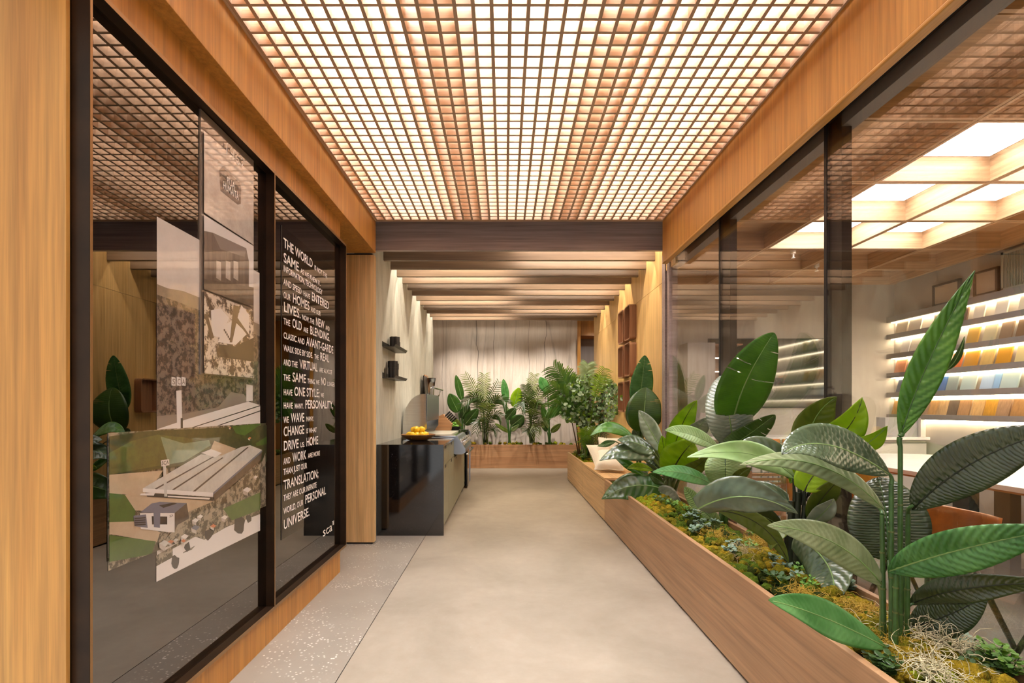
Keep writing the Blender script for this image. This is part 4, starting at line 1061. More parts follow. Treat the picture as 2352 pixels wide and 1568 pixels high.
# built-in grill with open hood
gr = empty('gas_grill', (-.73, 5.34, .55), 'stainless steel gas grill with its curved hood open', 'grill')
MB().box(-.945, -.50, 4.905, 5.775, .54, .715).build('body', M['steel2'], gr, bevel=.003)
MB().box(-.945, -.47, 4.905, 5.775, .715, .73).build('rim', M['steel'], gr, bevel=.003)
MB().box(-.92, -.52, 4.95, 5.73, .73, .742).build('griddle_plate', plain('griddle', (206, 204, 190), .3, .3), gr, bevel=.002)
MB().prism([(-.50, .56), (-.50, .72), (-.455, .72), (-.375, .60), (-.375, .565), (-.41, .545), (-.48, .545)], 'y', 4.91, 5.77).build('control_panel', M['steel2'], gr, bevel=.002)
for k in range(6):
    y = 5.0 + k * .137
    a = np.array([-.415, y, .66]); d = np.array([.83, 0, .55]); d /= np.linalg.norm(d)
    MB().tube([a, a + d * .012, a + d * .014, a + d * .042], [.04, .04, .028, .026], 16).build('knob', M['steel'], gr, smooth=True, sharp=40)
MB().tube([(-.372, 4.93, .548), (-.352, 4.94, .548), (-.352, 5.74, .548), (-.372, 5.75, .548)], .008, 8).build('drip_handle', M['steel'], gr, smooth=True)
def arc(r0): return [(-.755 - r0 * .215 * math.sin(math.radians(a)), .74 + r0 * .395 * (math.cos(math.radians(a)))) for a in range(0, 91, 9)]
side = [(-.752, 1.135)] + [(-.76 - .225 * math.sin(math.radians(a)) ** .9, .78 + .355 * math.cos(math.radians(a)) ** .8) for a in range(6, 91, 7)] + [(-.985, .745), (-.80, .742), (-.752, .80)]
for ya_ in (4.90, 5.772): MB().prism(side, 'y', ya_, ya_ + .008).build('hood_side', M['steel'], gr)
ca = side[:-2]
P = np.array([[(x, y, z) for y in (4.908, 5.772)] for x, z in ca])
h = MB(); h.grid(P); o = h.build('hood_shell', M['steel'], gr, smooth=True)
MB().box(-.757, -.748, 4.90, 5.78, .87, 1.135).build('hood_front', M['steel2'], gr, bevel=.001)
h = MB()
h.tube([(-.74, 4.98, 1.13), (-.72, 4.98, 1.19), (-.70, 4.99, 1.2)], .010, 10).tube([(-.74, 5.70, 1.13), (-.72, 5.70, 1.19), (-.70, 5.69, 1.2)], .010, 10)
h.tube([(-.70, 4.96, 1.2), (-.70, 5.72, 1.2)], .012, 10).build('hood_handle', M['steel'], gr, smooth=True, sharp=60)

# lemons in a hammered bowl
bl = empty('serving_bowl', (-.765, 4.50, CT), 'wide wooden bowl heaped with lemons on the granite counter', 'bowl')
prof = [(.0, .004), (.085, .002), (.10, .008), (.14, .035), (.155, .05), (.149, .052), (.13, .036), (.09, .014), (0, .012)]
MB().lathe(prof, (-.765, 4.50, CT + .001), 28, cap=False).build('shell', wood('bowl_wood', (120, 78, 36), (164, 116, 62), 'x', .35), bl, smooth=True, sharp=50)
LEM = plain('lemon_skin', (236, 192, 30), .4, var=.06, vscale=60, bmp=.1); LIME = plain('lime_skin', (96, 150, 40), .4, var=.15, vscale=40)
def fruit(name, mat, r, s=1.2):
    t = empty(name, (0, 0, 0))
    pr = [(0, -s * r), (.22 * r, -s * r * .93), (.62 * r, -.72 * s * r), (.93 * r, -.32 * s * r), (r, 0), (.93 * r, .32 * s * r), (.62 * r, .72 * s * r), (.25 * r, .93 * s * r), (.12 * r, 1.05 * s * r), (0, 1.08 * s * r)]
    MB().lathe(pr, (0, 0, 0), 18, cap=False).build('skin', mat, t, smooth=True)
    MB().lathe([(0, -s * r * 1.01), (.09 * r, -s * r * 1.0), (.07 * r, -s * r * .95)], (0, 0, 0), 8, cap=False).build('stem_end', STEMY, t)
    return t
def heap(proto, spots, label, cat, group, zmul=1):
    for i, (x, y, z) in enumerate(spots):
        o = proto if i == 0 else copy_tree(proto)
        o.location = Vector((x * U, y * U, z * U)); o.rotation_euler = (R.uniform(.9, 1.9), R.uniform(-.3, .3), R.uniform(0, 6.28))
        tag(o, label, cat, group)
lem = fruit('lemon', LEM, .030)
zb = CT + .048
heap(lem, [(-.835, 4.46, zb), (-.80, 4.40, zb), (-.765, 4.43, zb - .002), (-.72, 4.42, zb), (-.70, 4.47, zb), (-.76, 4.52, zb - .005), (-.82, 4.53, zb), (-.72, 4.56, zb), (-.775, 4.47, zb + .048), (-.735, 4.49, zb + .046), (-.80, 4.49, zb + .044)], 'yellow lemon in the wooden bowl on the counter', 'lemon', 'lemons in the wooden bowl')
lb = empty('black_bowl', (-.62, 6.15, CT), 'black bowl of limes near the far end of the counter', 'bowl')
MB().lathe([(0, .003), (.05, .002), (.075, .02), (.095, .06), (.089, .061), (.07, .024), (0, .015)], (-.62, 6.15, CT + .001), 24, cap=False).build('shell', M['black'], lb, smooth=True, sharp=50)
lm = fruit('lime', LIME, .020, 1.1)
heap(lm, [(-.62 + .052 * math.cos(a), 6.15 + .052 * math.sin(a), CT + .062) for a in np.linspace(0, 6.283, 8)[:-1]] + [(-.62, 6.15, CT + .07), (-.64, 6.13, CT + .094), (-.60, 6.16, CT + .094), (-.62, 6.18, CT + .094)], 'green lime in the black bowl on the counter', 'lime', 'limes in the black bowl')
# knife block
kb = empty('knife_block', (-.68, 5.9, CT), 'pale wooden knife block holding black handled knives behind the grill', 'knife block')
MB().prism([(-.80, CT + .001), (-.63, CT + .001), (-.61, CT + .10), (-.71, CT + .215), (-.80, CT + .17)], 'y', 5.86, 6.0).build('block', wood('block_wood', (196, 140, 92), (222, 172, 124), 'x'), kb, bevel=.003)
for i in range(5):
    a = np.array([-.69 + .016 * i, 5.88 + .024 * i, CT + .185 - .018 * i]); d = np.array([.72, 0, .69])
    MB().tube([a, a + d * .085], [.010, .012], 6).build('knife_handle', M['black'], kb)
# leaning boards and glass
for i, (px0, px1, y0, y1, Y, mt, lb_) in enumerate(((971, 984, 860, 905, 6.2, wood('board_oak', (176, 120, 70), (200, 146, 92), 'z'), 'oak chopping board leaning on the plaster wall'), (971, 979, 862, 905, 6.0, M['post'], 'dark chopping board leaning on the plaster wall'))):
    zt = at(0, y0, Y)[2]
    pr = MB(); v = [(-.93 + .02 * i, Y, CT + .002), (-.93 + .02 * i, Y + .26, CT + .002), (-.985 + .02 * i, Y + .26, zt), (-.985 + .02 * i, Y, zt)]
    v2 = [(x + .012, yy_, z) for x, yy_, z in v]
    pr.add(v + v2, [(0, 1, 2, 3), (7, 6, 5, 4), (0, 4, 5, 1), (1, 5, 6, 2), (2, 6, 7, 3), (3, 7, 4, 0)])
    tag(pr.build('chopping_board', mt, bevel=.003), lb_, 'board')
tall = at(991, 868, 6.35)
gv = empty('glass_vase', (tall[0], 6.35, CT), 'clear fluted glass vase behind the grill hood', 'vase')
mv, nt, bs, _ = new_mat('vase_glass'); bs.inputs['Transmission Weight'].default_value = 1; bs.inputs['Roughness'].default_value = .03; bs.inputs['IOR'].default_value = 1.45
zt = at(0, 868, 6.35)[2] - CT
MB().lathe([(0, .002), (.04, .002), (.035, .02), (.03, zt * .5), (.035, zt * .8), (.055, zt), (.05, zt), (.03, zt * .8), (.025, zt * .5), (.028, .03), (0, .03)], (tall[0], 6.35, CT + .001), 16, cap=False).build('body', mv, gv, smooth=True)

# metal wall ledges with black beakers
SHM = plain('graphite_ledge', (72, 70, 66), .4, .5)
def ledge(z, label):
    t = empty('wall_ledge', (-1.0, 4.4, z), label, 'shelf')
    MB().box(-1.0, -.905, 4.14, 4.64, z, z + .004).build('plate', SHM, t)
    MB().box(-1.0, -.996, 4.14, 4.64, z + .004, z + .045).build('back_lip', SHM, t)
    MB().prism([(-.905, z), (-.901, z), (-.888, z + .022), (-.892, z + .022)], 'y', 4.14, 4.64).build('front_lip', SHM, t)
ledge(1.500, 'upper folded metal ledge on the plaster wall'); ledge(1.244, 'lower folded metal ledge on the plaster wall')
BK = plain('matt_black', (30, 29, 30), .55)
def lobed(name, x, y, z, r, h, label, lid=False):
    t = empty(name, (x, y, z), label, 'vessel')
    def ring(rr, zz, n=40): return [(x + rr * (1 + .10 * math.cos(6 * a)) * math.cos(a), y + rr * (1 + .10 * math.cos(6 * a)) * math.sin(a), zz) for a in np.linspace(0, 2 * math.pi, n + 1)[:-1]]
    def solid(r0, z0, z1, nm):
        b = MB(); n = 40
        b.add(ring(r0, z0) + ring(r0, z1) + ring(r0 * .82, z1) + ring(r0 * .8, z1 - (z1 - z0) * .5), [(k + q * n, (k + 1) % n + q * n, (k + 1) % n + (q + 1) * n, k + (q + 1) * n) for q in range(3) for k in range(n)] + [tuple(range(n))[::-1], tuple(3 * n + k for k in range(n))])
        b.build(nm, BK, t, smooth=True, sharp=50)
    solid(r, z, z + h * (.62 if lid else 1), 'body')
    if lid: solid(r * 1.08, z + h * .62, z + h, 'collar')
lobed('lobed_beaker', -.945, 4.36, 1.5045, .040, .105, 'wide lobed black beaker on the upper metal ledge')
lobed('lobed_beaker', -.950, 4.47, 1.5045, .028, .075, 'narrow lobed black beaker on the upper metal ledge')
lobed('lobed_canister', -.948, 4.30, 1.2485, .036, .148, 'lobed black canister with a collar on the lower metal ledge', True)
lobed('lobed_canister', -.950, 4.40, 1.2485, .027, .135, 'slim lobed black canister on the lower metal ledge', True)
for y, hh in ((4.165, .085), (4.20, .085)):
    o = MB().tube([(-.985, y, 1.2485), (-.985, y, 1.2485 + hh * .8), (-.985, y, 1.2485 + hh)], [.005, .005, .001], 8).build('knife_sharpener', SHM)
    tag(o, 'thin grey pointed rod standing at the end of the lower ledge', 'rod', 'rods on the lower ledge')

# oak cube shelves on the right wall
def cube(y0, y1, z0, z1, label):
    t = empty('cube_shelf', (1.25, (y0 + y1) / 2, z0), label, 'shelf', 'walnut cube shelves on the oak wall')
    r = .03; n = 5
    def rr(i):
        P_ = []
        a0, a1, b0, b1 = y0 + i, y1 - i, z0 + i, z1 - i; q = max(.006, r - i)
        for (cy_, cz_, a) in ((a1 - q, b1 - q, 0), (a0 + q, b1 - q, 90), (a0 + q, b0 + q, 180), (a1 - q, b0 + q, 270)):
            P_ += [(cy_ + q * math.cos(math.radians(a + 90 * k / n)), cz_ + q * math.sin(math.radians(a + 90 * k / n))) for k in range(n + 1)]
        return P_
    o_, i_ = rr(0), rr(.010); m = len(o_)
    v = [(x, p[0], p[1]) for x in (1.186, 1.2495) for p in o_] + [(x, p[0], p[1]) for x in (1.186, 1.240) for p in i_]
    f = []
    for k in range(m):
        k2 = (k + 1) % m
        f += [(k, k2, m + k2, m + k), (2 * m + k2, 2 * m + k, 3 * m + k, 3 * m + k2), (k2, k, 2 * m + k, 2 * m + k2)]
    f += [tuple(range(3 * m, 4 * m)), tuple(range(m, 2 * m))[::-1]]
    MB().add(v, f).build('surround', M['cube'], t, smooth=True, sharp=40)
for i, (za, zb_) in enumerate(((1.652, 1.983), (1.303, 1.625), (.955, 1.263))):
    nm = ('top', 'middle', 'bottom')[i]
    ys_ = [(4.77, 4.985), (5.04, 5.27)] + ([(4.49, 4.72)] if i == 2 else [])
    for j, (ya, yb) in enumerate(ys_):
        cube(ya, yb, za, zb_, f'rounded walnut cube shelf in the {nm} row, ' + ('beside the far one', 'nearest the stone wall', 'nearest the glass')[j])

# linen cushions on the bench
def pillow(cx_, cy_, cz_, s, t_, rot, label):
    n = 17; c = empty('cushion', (cx_, cy_, cz_), label, 'cushion', None)
    G = []
    g = np.linspace(-1, 1, n)
    Rm = Matrix.Rotation(rot[2], 3, 'Z') @ Matrix.Rotation(rot[1], 3, 'Y') @ Matrix.Rotation(rot[0], 3, 'X')
    b = MB()
    for sg in (1, -1):
        A = np.zeros((n, n, 3))
        for i, u in enumerate(g):
            for j, w in enumerate(g):
                x = s * u * (1 - .10 * (1 - w * w)); z = s * w * (1 - .10 * (1 - u * u))
                th = sg * t_ * max(0, (1 - u ** 4) * (1 - w ** 4)) ** .55 * (1 + .06 * math.sin(5 * u + 3 * w))
                A[i, j] = np.array(Rm @ Vector((x, th, z))) + np.array((cx_, cy_, cz_))
        b.grid(A)
    o = b.build('cover', M['cushion'], c, smooth=True)
    # corner ears and seam
    seam = MB(); P_ = [np.array(Rm @ Vector((s * a, 0, s * bb))) + np.array((cx_, cy_, cz_)) for a, bb in ((-1, -1), (0, -.9), (1, -1), (.9, 0), (1, 1), (0, .9), (-1, 1), (-.9, 0), (-1, -1))]
    seam.tube(P_, .003, 5).build('piping', M['cushion'], c)
zs = .386
pillow(1.02, 4.85, zs + .11, .135, .06, (math.radians(-52), math.radians(0), math.radians(-20)), 'beige linen cushion lying at the front of the bench')
pillow(.99, 5.10, zs + .13, .135, .055, (math.radians(-38), 0, math.radians(25)), 'beige linen cushion propped behind the front one')
pillow(1.13, 5.33, zs + .17, .14, .055, (math.radians(-22), 0, math.radians(-15)), 'upright beige linen cushion against the oak wall')
# ------------------------------------------------------------------ printed graphics on the smoked window
def pmat(name, c, c2=None, sc=30, rough=.45, sharp=False, stretch=(1, 1, 1)):
    m, nt, bs, _ = new_mat(name)
    bs.inputs['Roughness'].default_value = rough; bs.inputs['Coat Weight'].default_value = 1; bs.inputs['Coat Roughness'].default_value = .02; bs.inputs['Coat IOR'].default_value = 2.0
    if c2 is None: bs.inputs['Base Color'].default_value = lin(c)
    else: nt.links.new(ramp(nt, noise(nt, sc, 8, .72, stretch), [(.47, c), (.53, c2)] if sharp else [(.3, c), (.7, c2)]), bs.inputs['Base Color'])
    return m
def G(px, py, lay=0):
    Y = F * 1.02 / (VX - px)
    return (GX + .0004 + .00015 * lay, Y, 1 - (py - VY) / F * Y)
DN = [0]
def decal(parent, pts, mat, lay, name='print_area'):
    DN[0] += 1      # every printed area gets its own level
    v = [G(px, py, lay + .04 * (DN[0] % 25)) for px, py in pts]
    return MB().add(v, [tuple(range(len(v)))]).build(name, mat, parent, recalc=False)
def sheet(name, ya, yb, za, zb, mat, label, lay=0):
    t = empty(name, (GX, (ya + yb) / 2, za), label, 'print')
    x = GX + .0003 + .00015 * lay
    MB().box(GX, x, ya, yb, za, zb).build('sheet', mat, t)
    return t
pm = dict(sky=pmat('print_sky', (176, 166, 156), (196, 186, 176), 3), hill=pmat('print_hill', (112, 100, 84), (134, 120, 102), 20), forest=pmat('print_forest', (44, 38, 32), (104, 92, 80), 34, sharp=True),
    paper=pmat('print_white', (200, 192, 184)), dark=pmat('print_dark', (48, 42, 36)), mid=pmat('print_mid', (120, 108, 98)), wall=pmat('print_wall', (150, 138, 126), (190, 178, 166), 9),
    plank=pmat('print_planks', (58, 46, 38), (120, 104, 90), 14, stretch=(1, 1, .15)), litter=pmat('print_litter', (62, 50, 40), (190, 176, 160), 22, sharp=True), sign=pmat('print_sign', (84, 72, 64), (108, 96, 86), 20),
    hillc=pmat('print_green_hill', (62, 54, 26), (84, 96, 40), 12), lawn=pmat('print_lawn', (56, 78, 24), (72, 96, 34), 10), tan=pmat('print_ground', (158, 136, 110), (176, 154, 128), 10), roof=pmat('print_roof', (166, 160, 150), (184, 178, 168), 60, stretch=(1, .3, .3)),
    side=pmat('print_shade', (66, 56, 46), (92, 78, 64), 20), slate=pmat('print_slate', (98, 98, 108)), town=pmat('print_town', (70, 62, 44), (140, 128, 108), 30, sharp=True), terra=pmat('print_terracotta', (176, 104, 66)), wood_=pmat('print_woodland', (40, 44, 20), (66, 66, 30), 24), pond=pmat('print_pond', (92, 110, 90), (120, 128, 100), 14))
# black and white landscape sheet
ph = sheet('landscape_print', 1.483, 2.105, .49, 1.561, pm['sky'], 'tall black and white landscape print on the smoked window')
decal(ph, [(360, 652), (385, 662), (420, 668), (458, 683), (596, 745), (596, 985), (360, 985)], pm['hill'], 1)
decal(ph, [(360, 676), (400, 690), (458, 712), (520, 740), (596, 772), (596, 945), (360, 985)], pm['forest'], 2)
decal(ph, [(360, 955), (420, 950), (500, 935), (530, 900), (560, 905), (575, 930), (360, 985)], pm['mid'], 3)
decal(ph, [(358.5, 986), (430, 962), (570, 922), (597, 930), (597, 972), (358.5, 986)], pm['paper'], 4)
decal(ph, [(440, 981), (597, 930), (597, 932.5), (446, 981)], pm['dark'], 5); decal(ph, [(498, 977), (597, 942), (597, 944.5), (504, 977)], pm['dark'], 5)
decal(ph, [(404, 897), (416, 896), (418, 984), (406, 985)], pm['paper'], 5); decal(ph, [(414, 960), (419, 960), (419, 984), (414, 984)], pm['dark'], 6)
for x in (393, 405, 416): decal(ph, [(x, 865), (x + 9.5, 867), (x + 9.5, 886), (x, 885)], pm['paper'], 5)
decal(ph, [(565, 882), (580, 885), (580, 920), (565, 922)], pm['paper'], 5)
decal(ph, [(358.5, 1275), (440, 1228), (597, 1165), (597, 1218), (358.5, 1336)], pm['town'], 1)
decal(ph, [(358.5, 1300), (395, 1280), (440, 1262), (450, 1250), (520, 1210), (597, 1180), (597, 1218), (470, 1280), (358.5, 1336)], pm['paper'], 2)
decal(ph, [(396, 1260), (448, 1232), (470, 1240), (420, 1268), (418, 1300), (396, 1275)], pm['paper'], 3)
for x, y, s in ((402, 1290, 14), (478, 1222, 15), (548, 1205, 18), (430, 1255, 9), (570, 1190, 8)):
    decal(ph, [(x + s * math.cos(a) * R.uniform(.7, 1.2) * .8, y + s * math.sin(a) * R.uniform(.7, 1.2) * 1.2) for a in np.linspace(0, 6.28, 12)[:-1]], pm['dark'], 4)
# colour aerial sheet
pc = sheet('aerial_print', 1.30, 2.159, .58, .935, pm['town'], 'colour aerial print of a factory on the smoked window', 8)
L = 18
decal(pc, [(248, 1002), (330, 990), (458, 984), (611, 976), (611, 1060), (540, 1060), (370, 1075), (248, 1095)], pm['wood_'], L)
decal(pc, [(248, 1040), (300, 1012), (358, 998), (420, 1004), (470, 1015), (480, 1030), (400, 1062), (330, 1075), (248, 1090)], pm['hillc'], L + 1)
decal(pc, [(366, 1002), (420, 1018), (478, 1010), (482, 1022), (420, 1060), (385, 1066)], pm['pond'], L + 2)
decal(pc, [(530, 978), (600, 972), (560, 1000), (540, 995)], pm['lawn'], L + 2); decal(pc, [(585, 1018), (611, 1002), (611, 1020), (588, 1024)], pm['lawn'], L + 2)
decal(pc, [(248, 1090), (372, 1080), (350, 1112), (320, 1135), (248, 1134)], pm['tan'], L + 2)
decal(pc, [(490, 1012), (540, 1030), (510, 1050), (480, 1035)], pm['tan'], L + 2)
decal(pc, [(248, 1132), (284, 1136), (308, 1170), (308, 1200), (248, 1199)], pm['lawn'], L + 2)
decal(pc, [(284, 1136), (330, 1125), (490, 1150), (430, 1178), (308, 1172)], pm['tan'], L + 2)
decal(pc, [(248, 1199), (306, 1197), (365, 1222), (358, 1244), (248, 1226)], pm['tan'], L + 3)
decal(pc, [(248, 1228), (355, 1243), (346, 1270), (330, 1275), (248, 1290)], pm['lawn'], L + 3)
decal(pc, [(430, 1175), (490, 1150), (600, 1060), (608, 1040), (608, 1150), (520, 1195), (360, 1260)], pm['town'], L + 2)
decal(pc, [(510, 1168), (596, 1130), (596, 1170), (530, 1195)], pm['lawn'], L + 3)
decal(pc, [(325, 1121), (459, 1043), (506, 1046), (552, 1026), (572, 1022), (600, 1033), (487, 1131)], pm['roof'], L + 4)
for a, b_ in (((352, 1122), (490, 1046)), ((392, 1124), (508, 1050)), ((440, 1128), (566, 1026))):
    decal(pc, [(a[0], a[1]), (b_[0], b_[1]), (b_[0] + 3, b_[1] + 1), (a[0] + 5, a[1] + 1)], pm['side'], L + 5)
decal(pc, [(459, 1040), (482, 1031), (507, 1040), (492, 1050)], pm['paper'], L + 6)
decal(pc, [(325, 1121), (487, 1131), (487, 1141), (325, 1130)], pm['paper'], L + 5); decal(pc, [(330, 1131), (487, 1142), (487, 1150), (335, 1140)], pm['dark'], L + 5)
decal(pc, [(320, 1133), (353, 1131), (350, 1138), (318, 1137)], pm['paper'], L + 6); decal(pc, [(382, 1138), (480, 1143), (478, 1147), (382, 1141)], pm['paper'], L + 6)
decal(pc, [(487, 1131), (600, 1033), (598, 1055), (490, 1151)], pm['side'], L + 5); decal(pc, [(487, 1131), (600, 1033), (600, 1037), (487, 1136)], pm['slate'], L + 6)
decal(pc, [(371, 1070), (378, 1070), (381, 1140), (374, 1140)], pm['roof'], L + 7); decal(pc, [(366, 1057), (385, 1054), (386, 1068), (367, 1071)], pm['paper'], L + 7)
decal(pc, [(318, 1177), (345, 1156), (364, 1152), (426, 1155), (398, 1178)], pm['slate'], L + 5); decal(pc, [(362, 1160), (395, 1154), (404, 1156), (372, 1166)], pm['dark'], L + 6)
decal(pc, [(318, 1178), (398, 1178), (398, 1222), (385, 1222), (320, 1214)], pm['paper'], L + 6)
decal(pc, [(398, 1178), (426, 1155), (432, 1190), (405, 1205), (398, 1222)], pm['side'], L + 5)
decal(pc, [(303, 1184), (332, 1181), (336, 1212), (306, 1208)], pm['slate'], L + 7)
for k in range(4): decal(pc, [(305, 1189 + 5 * k), (331, 1187 + 5 * k), (331.5, 1190 + 5 * k), (305.5, 1192 + 5 * k)], pm['dark'], L + 8)
decal(pc, [(349, 1172), (365, 1172), (364, 1212), (350, 1210)], pm['slate'], L + 8); decal(pc, [(345, 1185), (381, 1186), (381, 1204), (346, 1204)], pm['dark'], L + 7)
for x, y, w, rf in ((438, 1195, 16, 'paper'), (450, 1186, 14, 'paper'), (505, 1188, 16, 'paper'), (436, 1212, 20, 'slate'), (412, 1232, 18, 'paper'), (362, 1248, 24, 'roof'), (382, 1244, 14, 'terra'), (395, 1240, 12, 'roof'), (412, 1242, 12, 'terra'), (555, 1125, 20, 'paper'), (580, 1095, 10, 'paper'), (523, 982, 6, 'terra'), (567, 1006, 8, 'terra'), (480, 1208, 14, 'terra')):
    decal(pc, [(x, y), (x + w * .5, y - w * .35), (x + w, y - w * .1), (x + w * .6, y + w * .3)], pm[rf], L + 8)
    decal(pc, [(x, y), (x + w * .6, y + w * .3), (x + w * .6, y + w * .7), (x + w * .05, y + w * .45)], pm['wall'], L + 7)
# tall 1967 sheet, standing proud of the others
pa = sheet('history_print', 1.690, 2.047, 1.112, 2.0, pmat('print_acrylic', (112, 98, 86)), 'tall narrow print marked 1967 on the smoked window', 30)
L = 62
decal(pa, [(462, 300), (577, 402), (577, 562), (462, 488)], pm['wall'], L)
decal(pa, [(462, 493), (577, 565), (577, 690), (462, 660)], pm['paper'], L)
decal(pa, [(462, 530), (482, 534), (560, 572), (566, 600), (566, 690), (462, 664)], pm['plank'], L + 1)
decal(pa, [(482, 534), (560, 570), (556, 590), (500, 572)], pm['mid'], L + 2)
decal(pa, [(462, 640), (577, 660), (577, 706), (462, 664)], pm['side'], L + 1)
for x in (490, 512, 530): decal(pa, [(x, 598), (x + 11, 602), (x + 11, 645), (x, 638)], pm['wall'], L + 3)
decal(pa, [(462, 668), (577, 712), (577, 868), (462, 857)], pm['litter'], L)
decal(pa, [(478, 712), (500, 708), (520, 730), (500, 775), (480, 770)], pm['paper'], L + 1)
decal(pa, [(494, 785), (510, 745), (530, 735), (562, 766), (535, 792)], pm['paper'], L + 2); decal(pa, [(548, 700), (566, 722), (566, 768), (540, 730)], pm['paper'], L + 2)
decal(pa, [(530, 700), (545, 704), (527, 786), (521, 786)], pm['side'], L + 3); decal(pa, [(538, 728), (566, 768), (564, 772), (535, 735)], pm['side'], L + 3)
for k in range(5): decal(pa, [(507 + 3 * k, 756 + 5 * k), (510 + 3 * k, 755 + 5 * k), (511 + 3 * k, 760 + 5 * k), (508 + 3 * k, 761 + 5 * k)], pm['dark'], L + 4)
decal(pa, [(495, 790), (535, 795), (577, 775), (577, 830), (500, 820)], pm['dark'], L + 3)
decal(pa, [(462, 720), (470, 722), (485, 775), (478, 778)], pm['side'], L + 3)
decal(pa, [(497, 390), (504, 383), (545, 420), (548, 432), (547, 468), (540, 470), (500, 438)], pm['sign'], L + 1)
decal(pa, [(505, 397), (542, 428), (542, 458), (504, 430)], pm['dark'], L + 2)

# lettering
def word(txt, parent, y, z, cap, mat, width=None, lay=3, bold=.012, serif=False, tilt=0):
    c = bpy.data.curves.new('lettering', 'FONT'); c.body = txt; c.size = 1; c.offset = bold; c.resolution_u = 3
    o = bpy.data.objects.new('lettering', c); col.objects.link(o); c.materials.append(mat)
    bpy.context.view_layer.update()
    w, h = o.dimensions.x, .729
    s = cap * U / h
    sxx = (width * U / w) if width else s * .8
    Mx = Matrix(((0, 0, 1, (GX + .0004 + .00015 * lay) * U), (sxx, 0, 0, y * U), (0, s, 0, z * U), (0, 0, 0, 1)))
    if tilt: Mx = Mx @ Matrix.Rotation(tilt, 4, 'Z')
    dg = bpy.context.evaluated_depsgraph_get()
    me = bpy.data.meshes.new_from_object(o.evaluated_get(dg)); me.transform(Mx)
    bpy.data.objects.remove(o)
    mo = bpy.data.objects.new('lettering', me); col.objects.link(mo); adopt(mo, parent)
    return w / .729 * cap * .8
tp = empty('text_panel', (GX, 2.7, .44), 'clear panel of white block lettering on the smoked window', 'sign')
xa, xb = F * 1.02 / (VX - 646.5), F * 1.02 / (VX - 770)
MB().box(GX, GX + .0015, xa, xb, .395, 1.835).build('acrylic', pane('acrylic_panel', (.9, .9, .9), 1.25), tp)
MB().box(GX, GX + .002, xa - .006, xa, .395, 1.835).build('edge', M['black'], tp)
lines = [('*THE WORLD is not the', 566.6, 750), ('*SAME as we knew it.', 600.5, 735), ('+INFORMATION, TECHNOLOGY', 622, 739), ('+AND SPEED have *ENTERED', 652.6, 754), ('+OUR *HOMES and our', 683, 735.5), ('*LIVES. now, the *NEW and', 714, 756),
         ('+THE *OLD are *BLENDING.', 743.5, 756), ('+CLASSIC AND *AVANT-GARDE', 776, 764.6), ('+WALK SIDE BY SIDE. the *REAL', 805, 754.6), ('+AND THE *VIRTUAL are almost', 838, 762), ('+THE *SAME thing. we *NO longer', 873, 767.6), ('+HAVE *ONE STYLE; we', 907, 743),
         ('+HAVE many. *PERSONALITY,', 938, 763.5), ('+WE *WAVE many.', 971, 719.4), ('*CHANGE is what', 1001.6, 726), ('*DRIVE us. *HOME', 1034.7, 729), ('+AND *WORK are more', 1066.6, 734), ('+THAN JUST OUR', 1091, 704), ('*TRANSLATION;', 1125, 730), ('+THEY ARE OUR INFINITE', 1151, 726), ('+WORLD, OUR *PERSONAL', 1181, 747), ('*UNIVERSE.', 1216, 709)]
ystart = F * 1.02 / (VX - 650)
zk = F / ystart
CAP = {'*': .046, '+': .030, '-': .026}
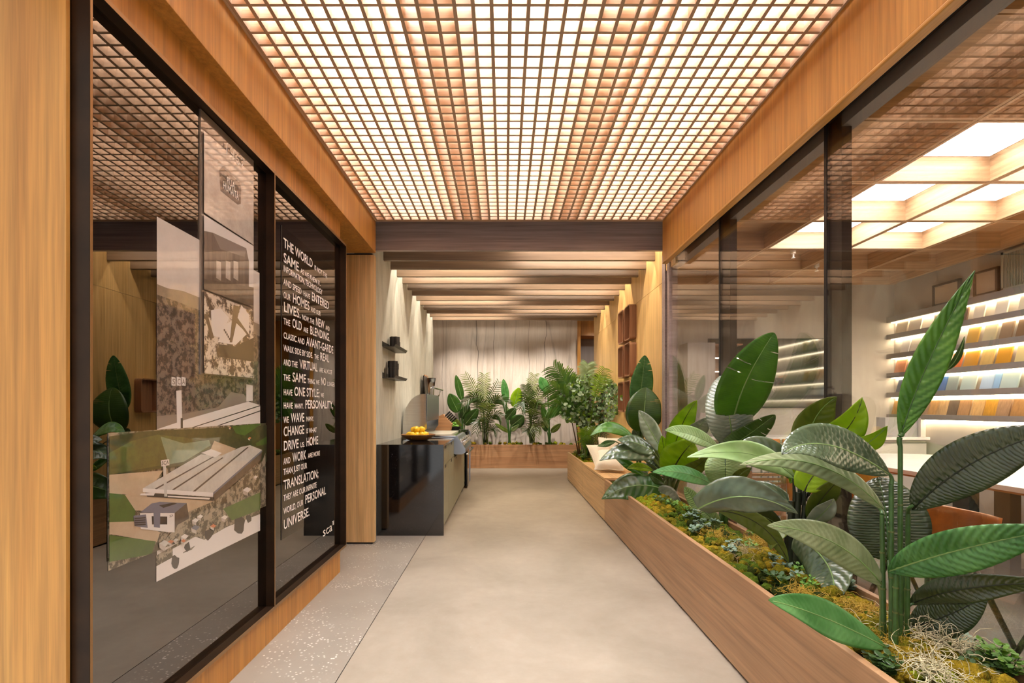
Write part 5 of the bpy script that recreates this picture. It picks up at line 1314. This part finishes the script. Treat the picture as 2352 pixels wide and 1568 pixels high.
for txt, py, pr_ in lines:
    yend = F * 1.02 / (VX - pr_)
    z = 1 - (py - VY) / zk
    runs = []; mode = '-'
    for wd in txt.split(' '):
        if wd[0] in '*+': mode = wd[0]; wd = wd[1:]
        elif wd != wd.upper() : mode = '-'
        elif not runs: mode = mode
        wd = wd.upper()
        if runs and runs[-1][0] == mode: runs[-1][1] += ' ' + wd
        else: runs.append([mode, wd])
    def est(t): return sum(.34 if ch in " .,;I'" else .9 if ch in 'MW' else .66 for ch in t)
    tot = sum(est(t) * CAP[m] for m, t in runs) + .02 * (len(runs) - 1)
    k = (yend - ystart) / tot
    y = ystart
    for m_, t_ in runs:
        w = est(t_) * CAP[m_] * k
        word(t_, tp, y, z, CAP[m_], M['textw'], w, 14)
        y += w + .02 * k
lg = empty('logo_lettering', (GX, 2.95, .3), 'small white lowercase logo at the foot of the window', 'sign')
ya_, yb_ = F * 1.02 / (VX - 741), F * 1.02 / (VX - 762)
word('sca', lg, ya_, 1 - (1233 - VY) * ya_ / F, .055, M['textw'], yb_ - ya_, 3, .0)
word('™', lg, yb_ + .003, 1 - (1215 - VY) * yb_ / F, .045, M['textw'], .03, 3, .004)
def at_glass(px, py): Y = F * 1.02 / (VX - px); return Y, 1 - (py - VY) / F * Y
y, z = at_glass(508, 330); y2, _ = at_glass(551, 360)
word('1967', pa, y, z - .03, .045, M['textw'], y2 - y, 68, -.008)
y, z = at_glass(514, 420); y2, _ = at_glass(532, 430); word('RUA', pa, y, z, .026, M['textw'], y2 - y, 70, .01)
y, z = at_glass(505, 428); y2, _ = at_glass(541, 450); word('HUMAITÁ', pa, y, z - .006, .028, M['textw'], y2 - y, 70, .01)
for x, ch in ((394.5, 'S'), (406.5, 'C'), (417.5, 'A')):
    y, z = at_glass(x, 882); y2, _ = at_glass(x + 6.5, 882); word(ch, ph, y, z, .018, pm['hill'], y2 - y, 7, .01)
y, z = at_glass(368, 1068); y2, _ = at_glass(384, 1066); word('SCA', pc, y, z, .012, pm['dark'], y2 - y, 27, .01)
y, z = at_glass(386, 1188); y2, _ = at_glass(394, 1188); word('SCA', pc, y, z, .007, pm['dark'], y2 - y, 27, .01)
# floor plate in the dark room
o = MB().box(-2.10, -1.98, 2.62, 2.80, .012, .02).build('floor_plate', M['black']); tag(o, 'small black plate on the floor behind the smoked window', 'plate')
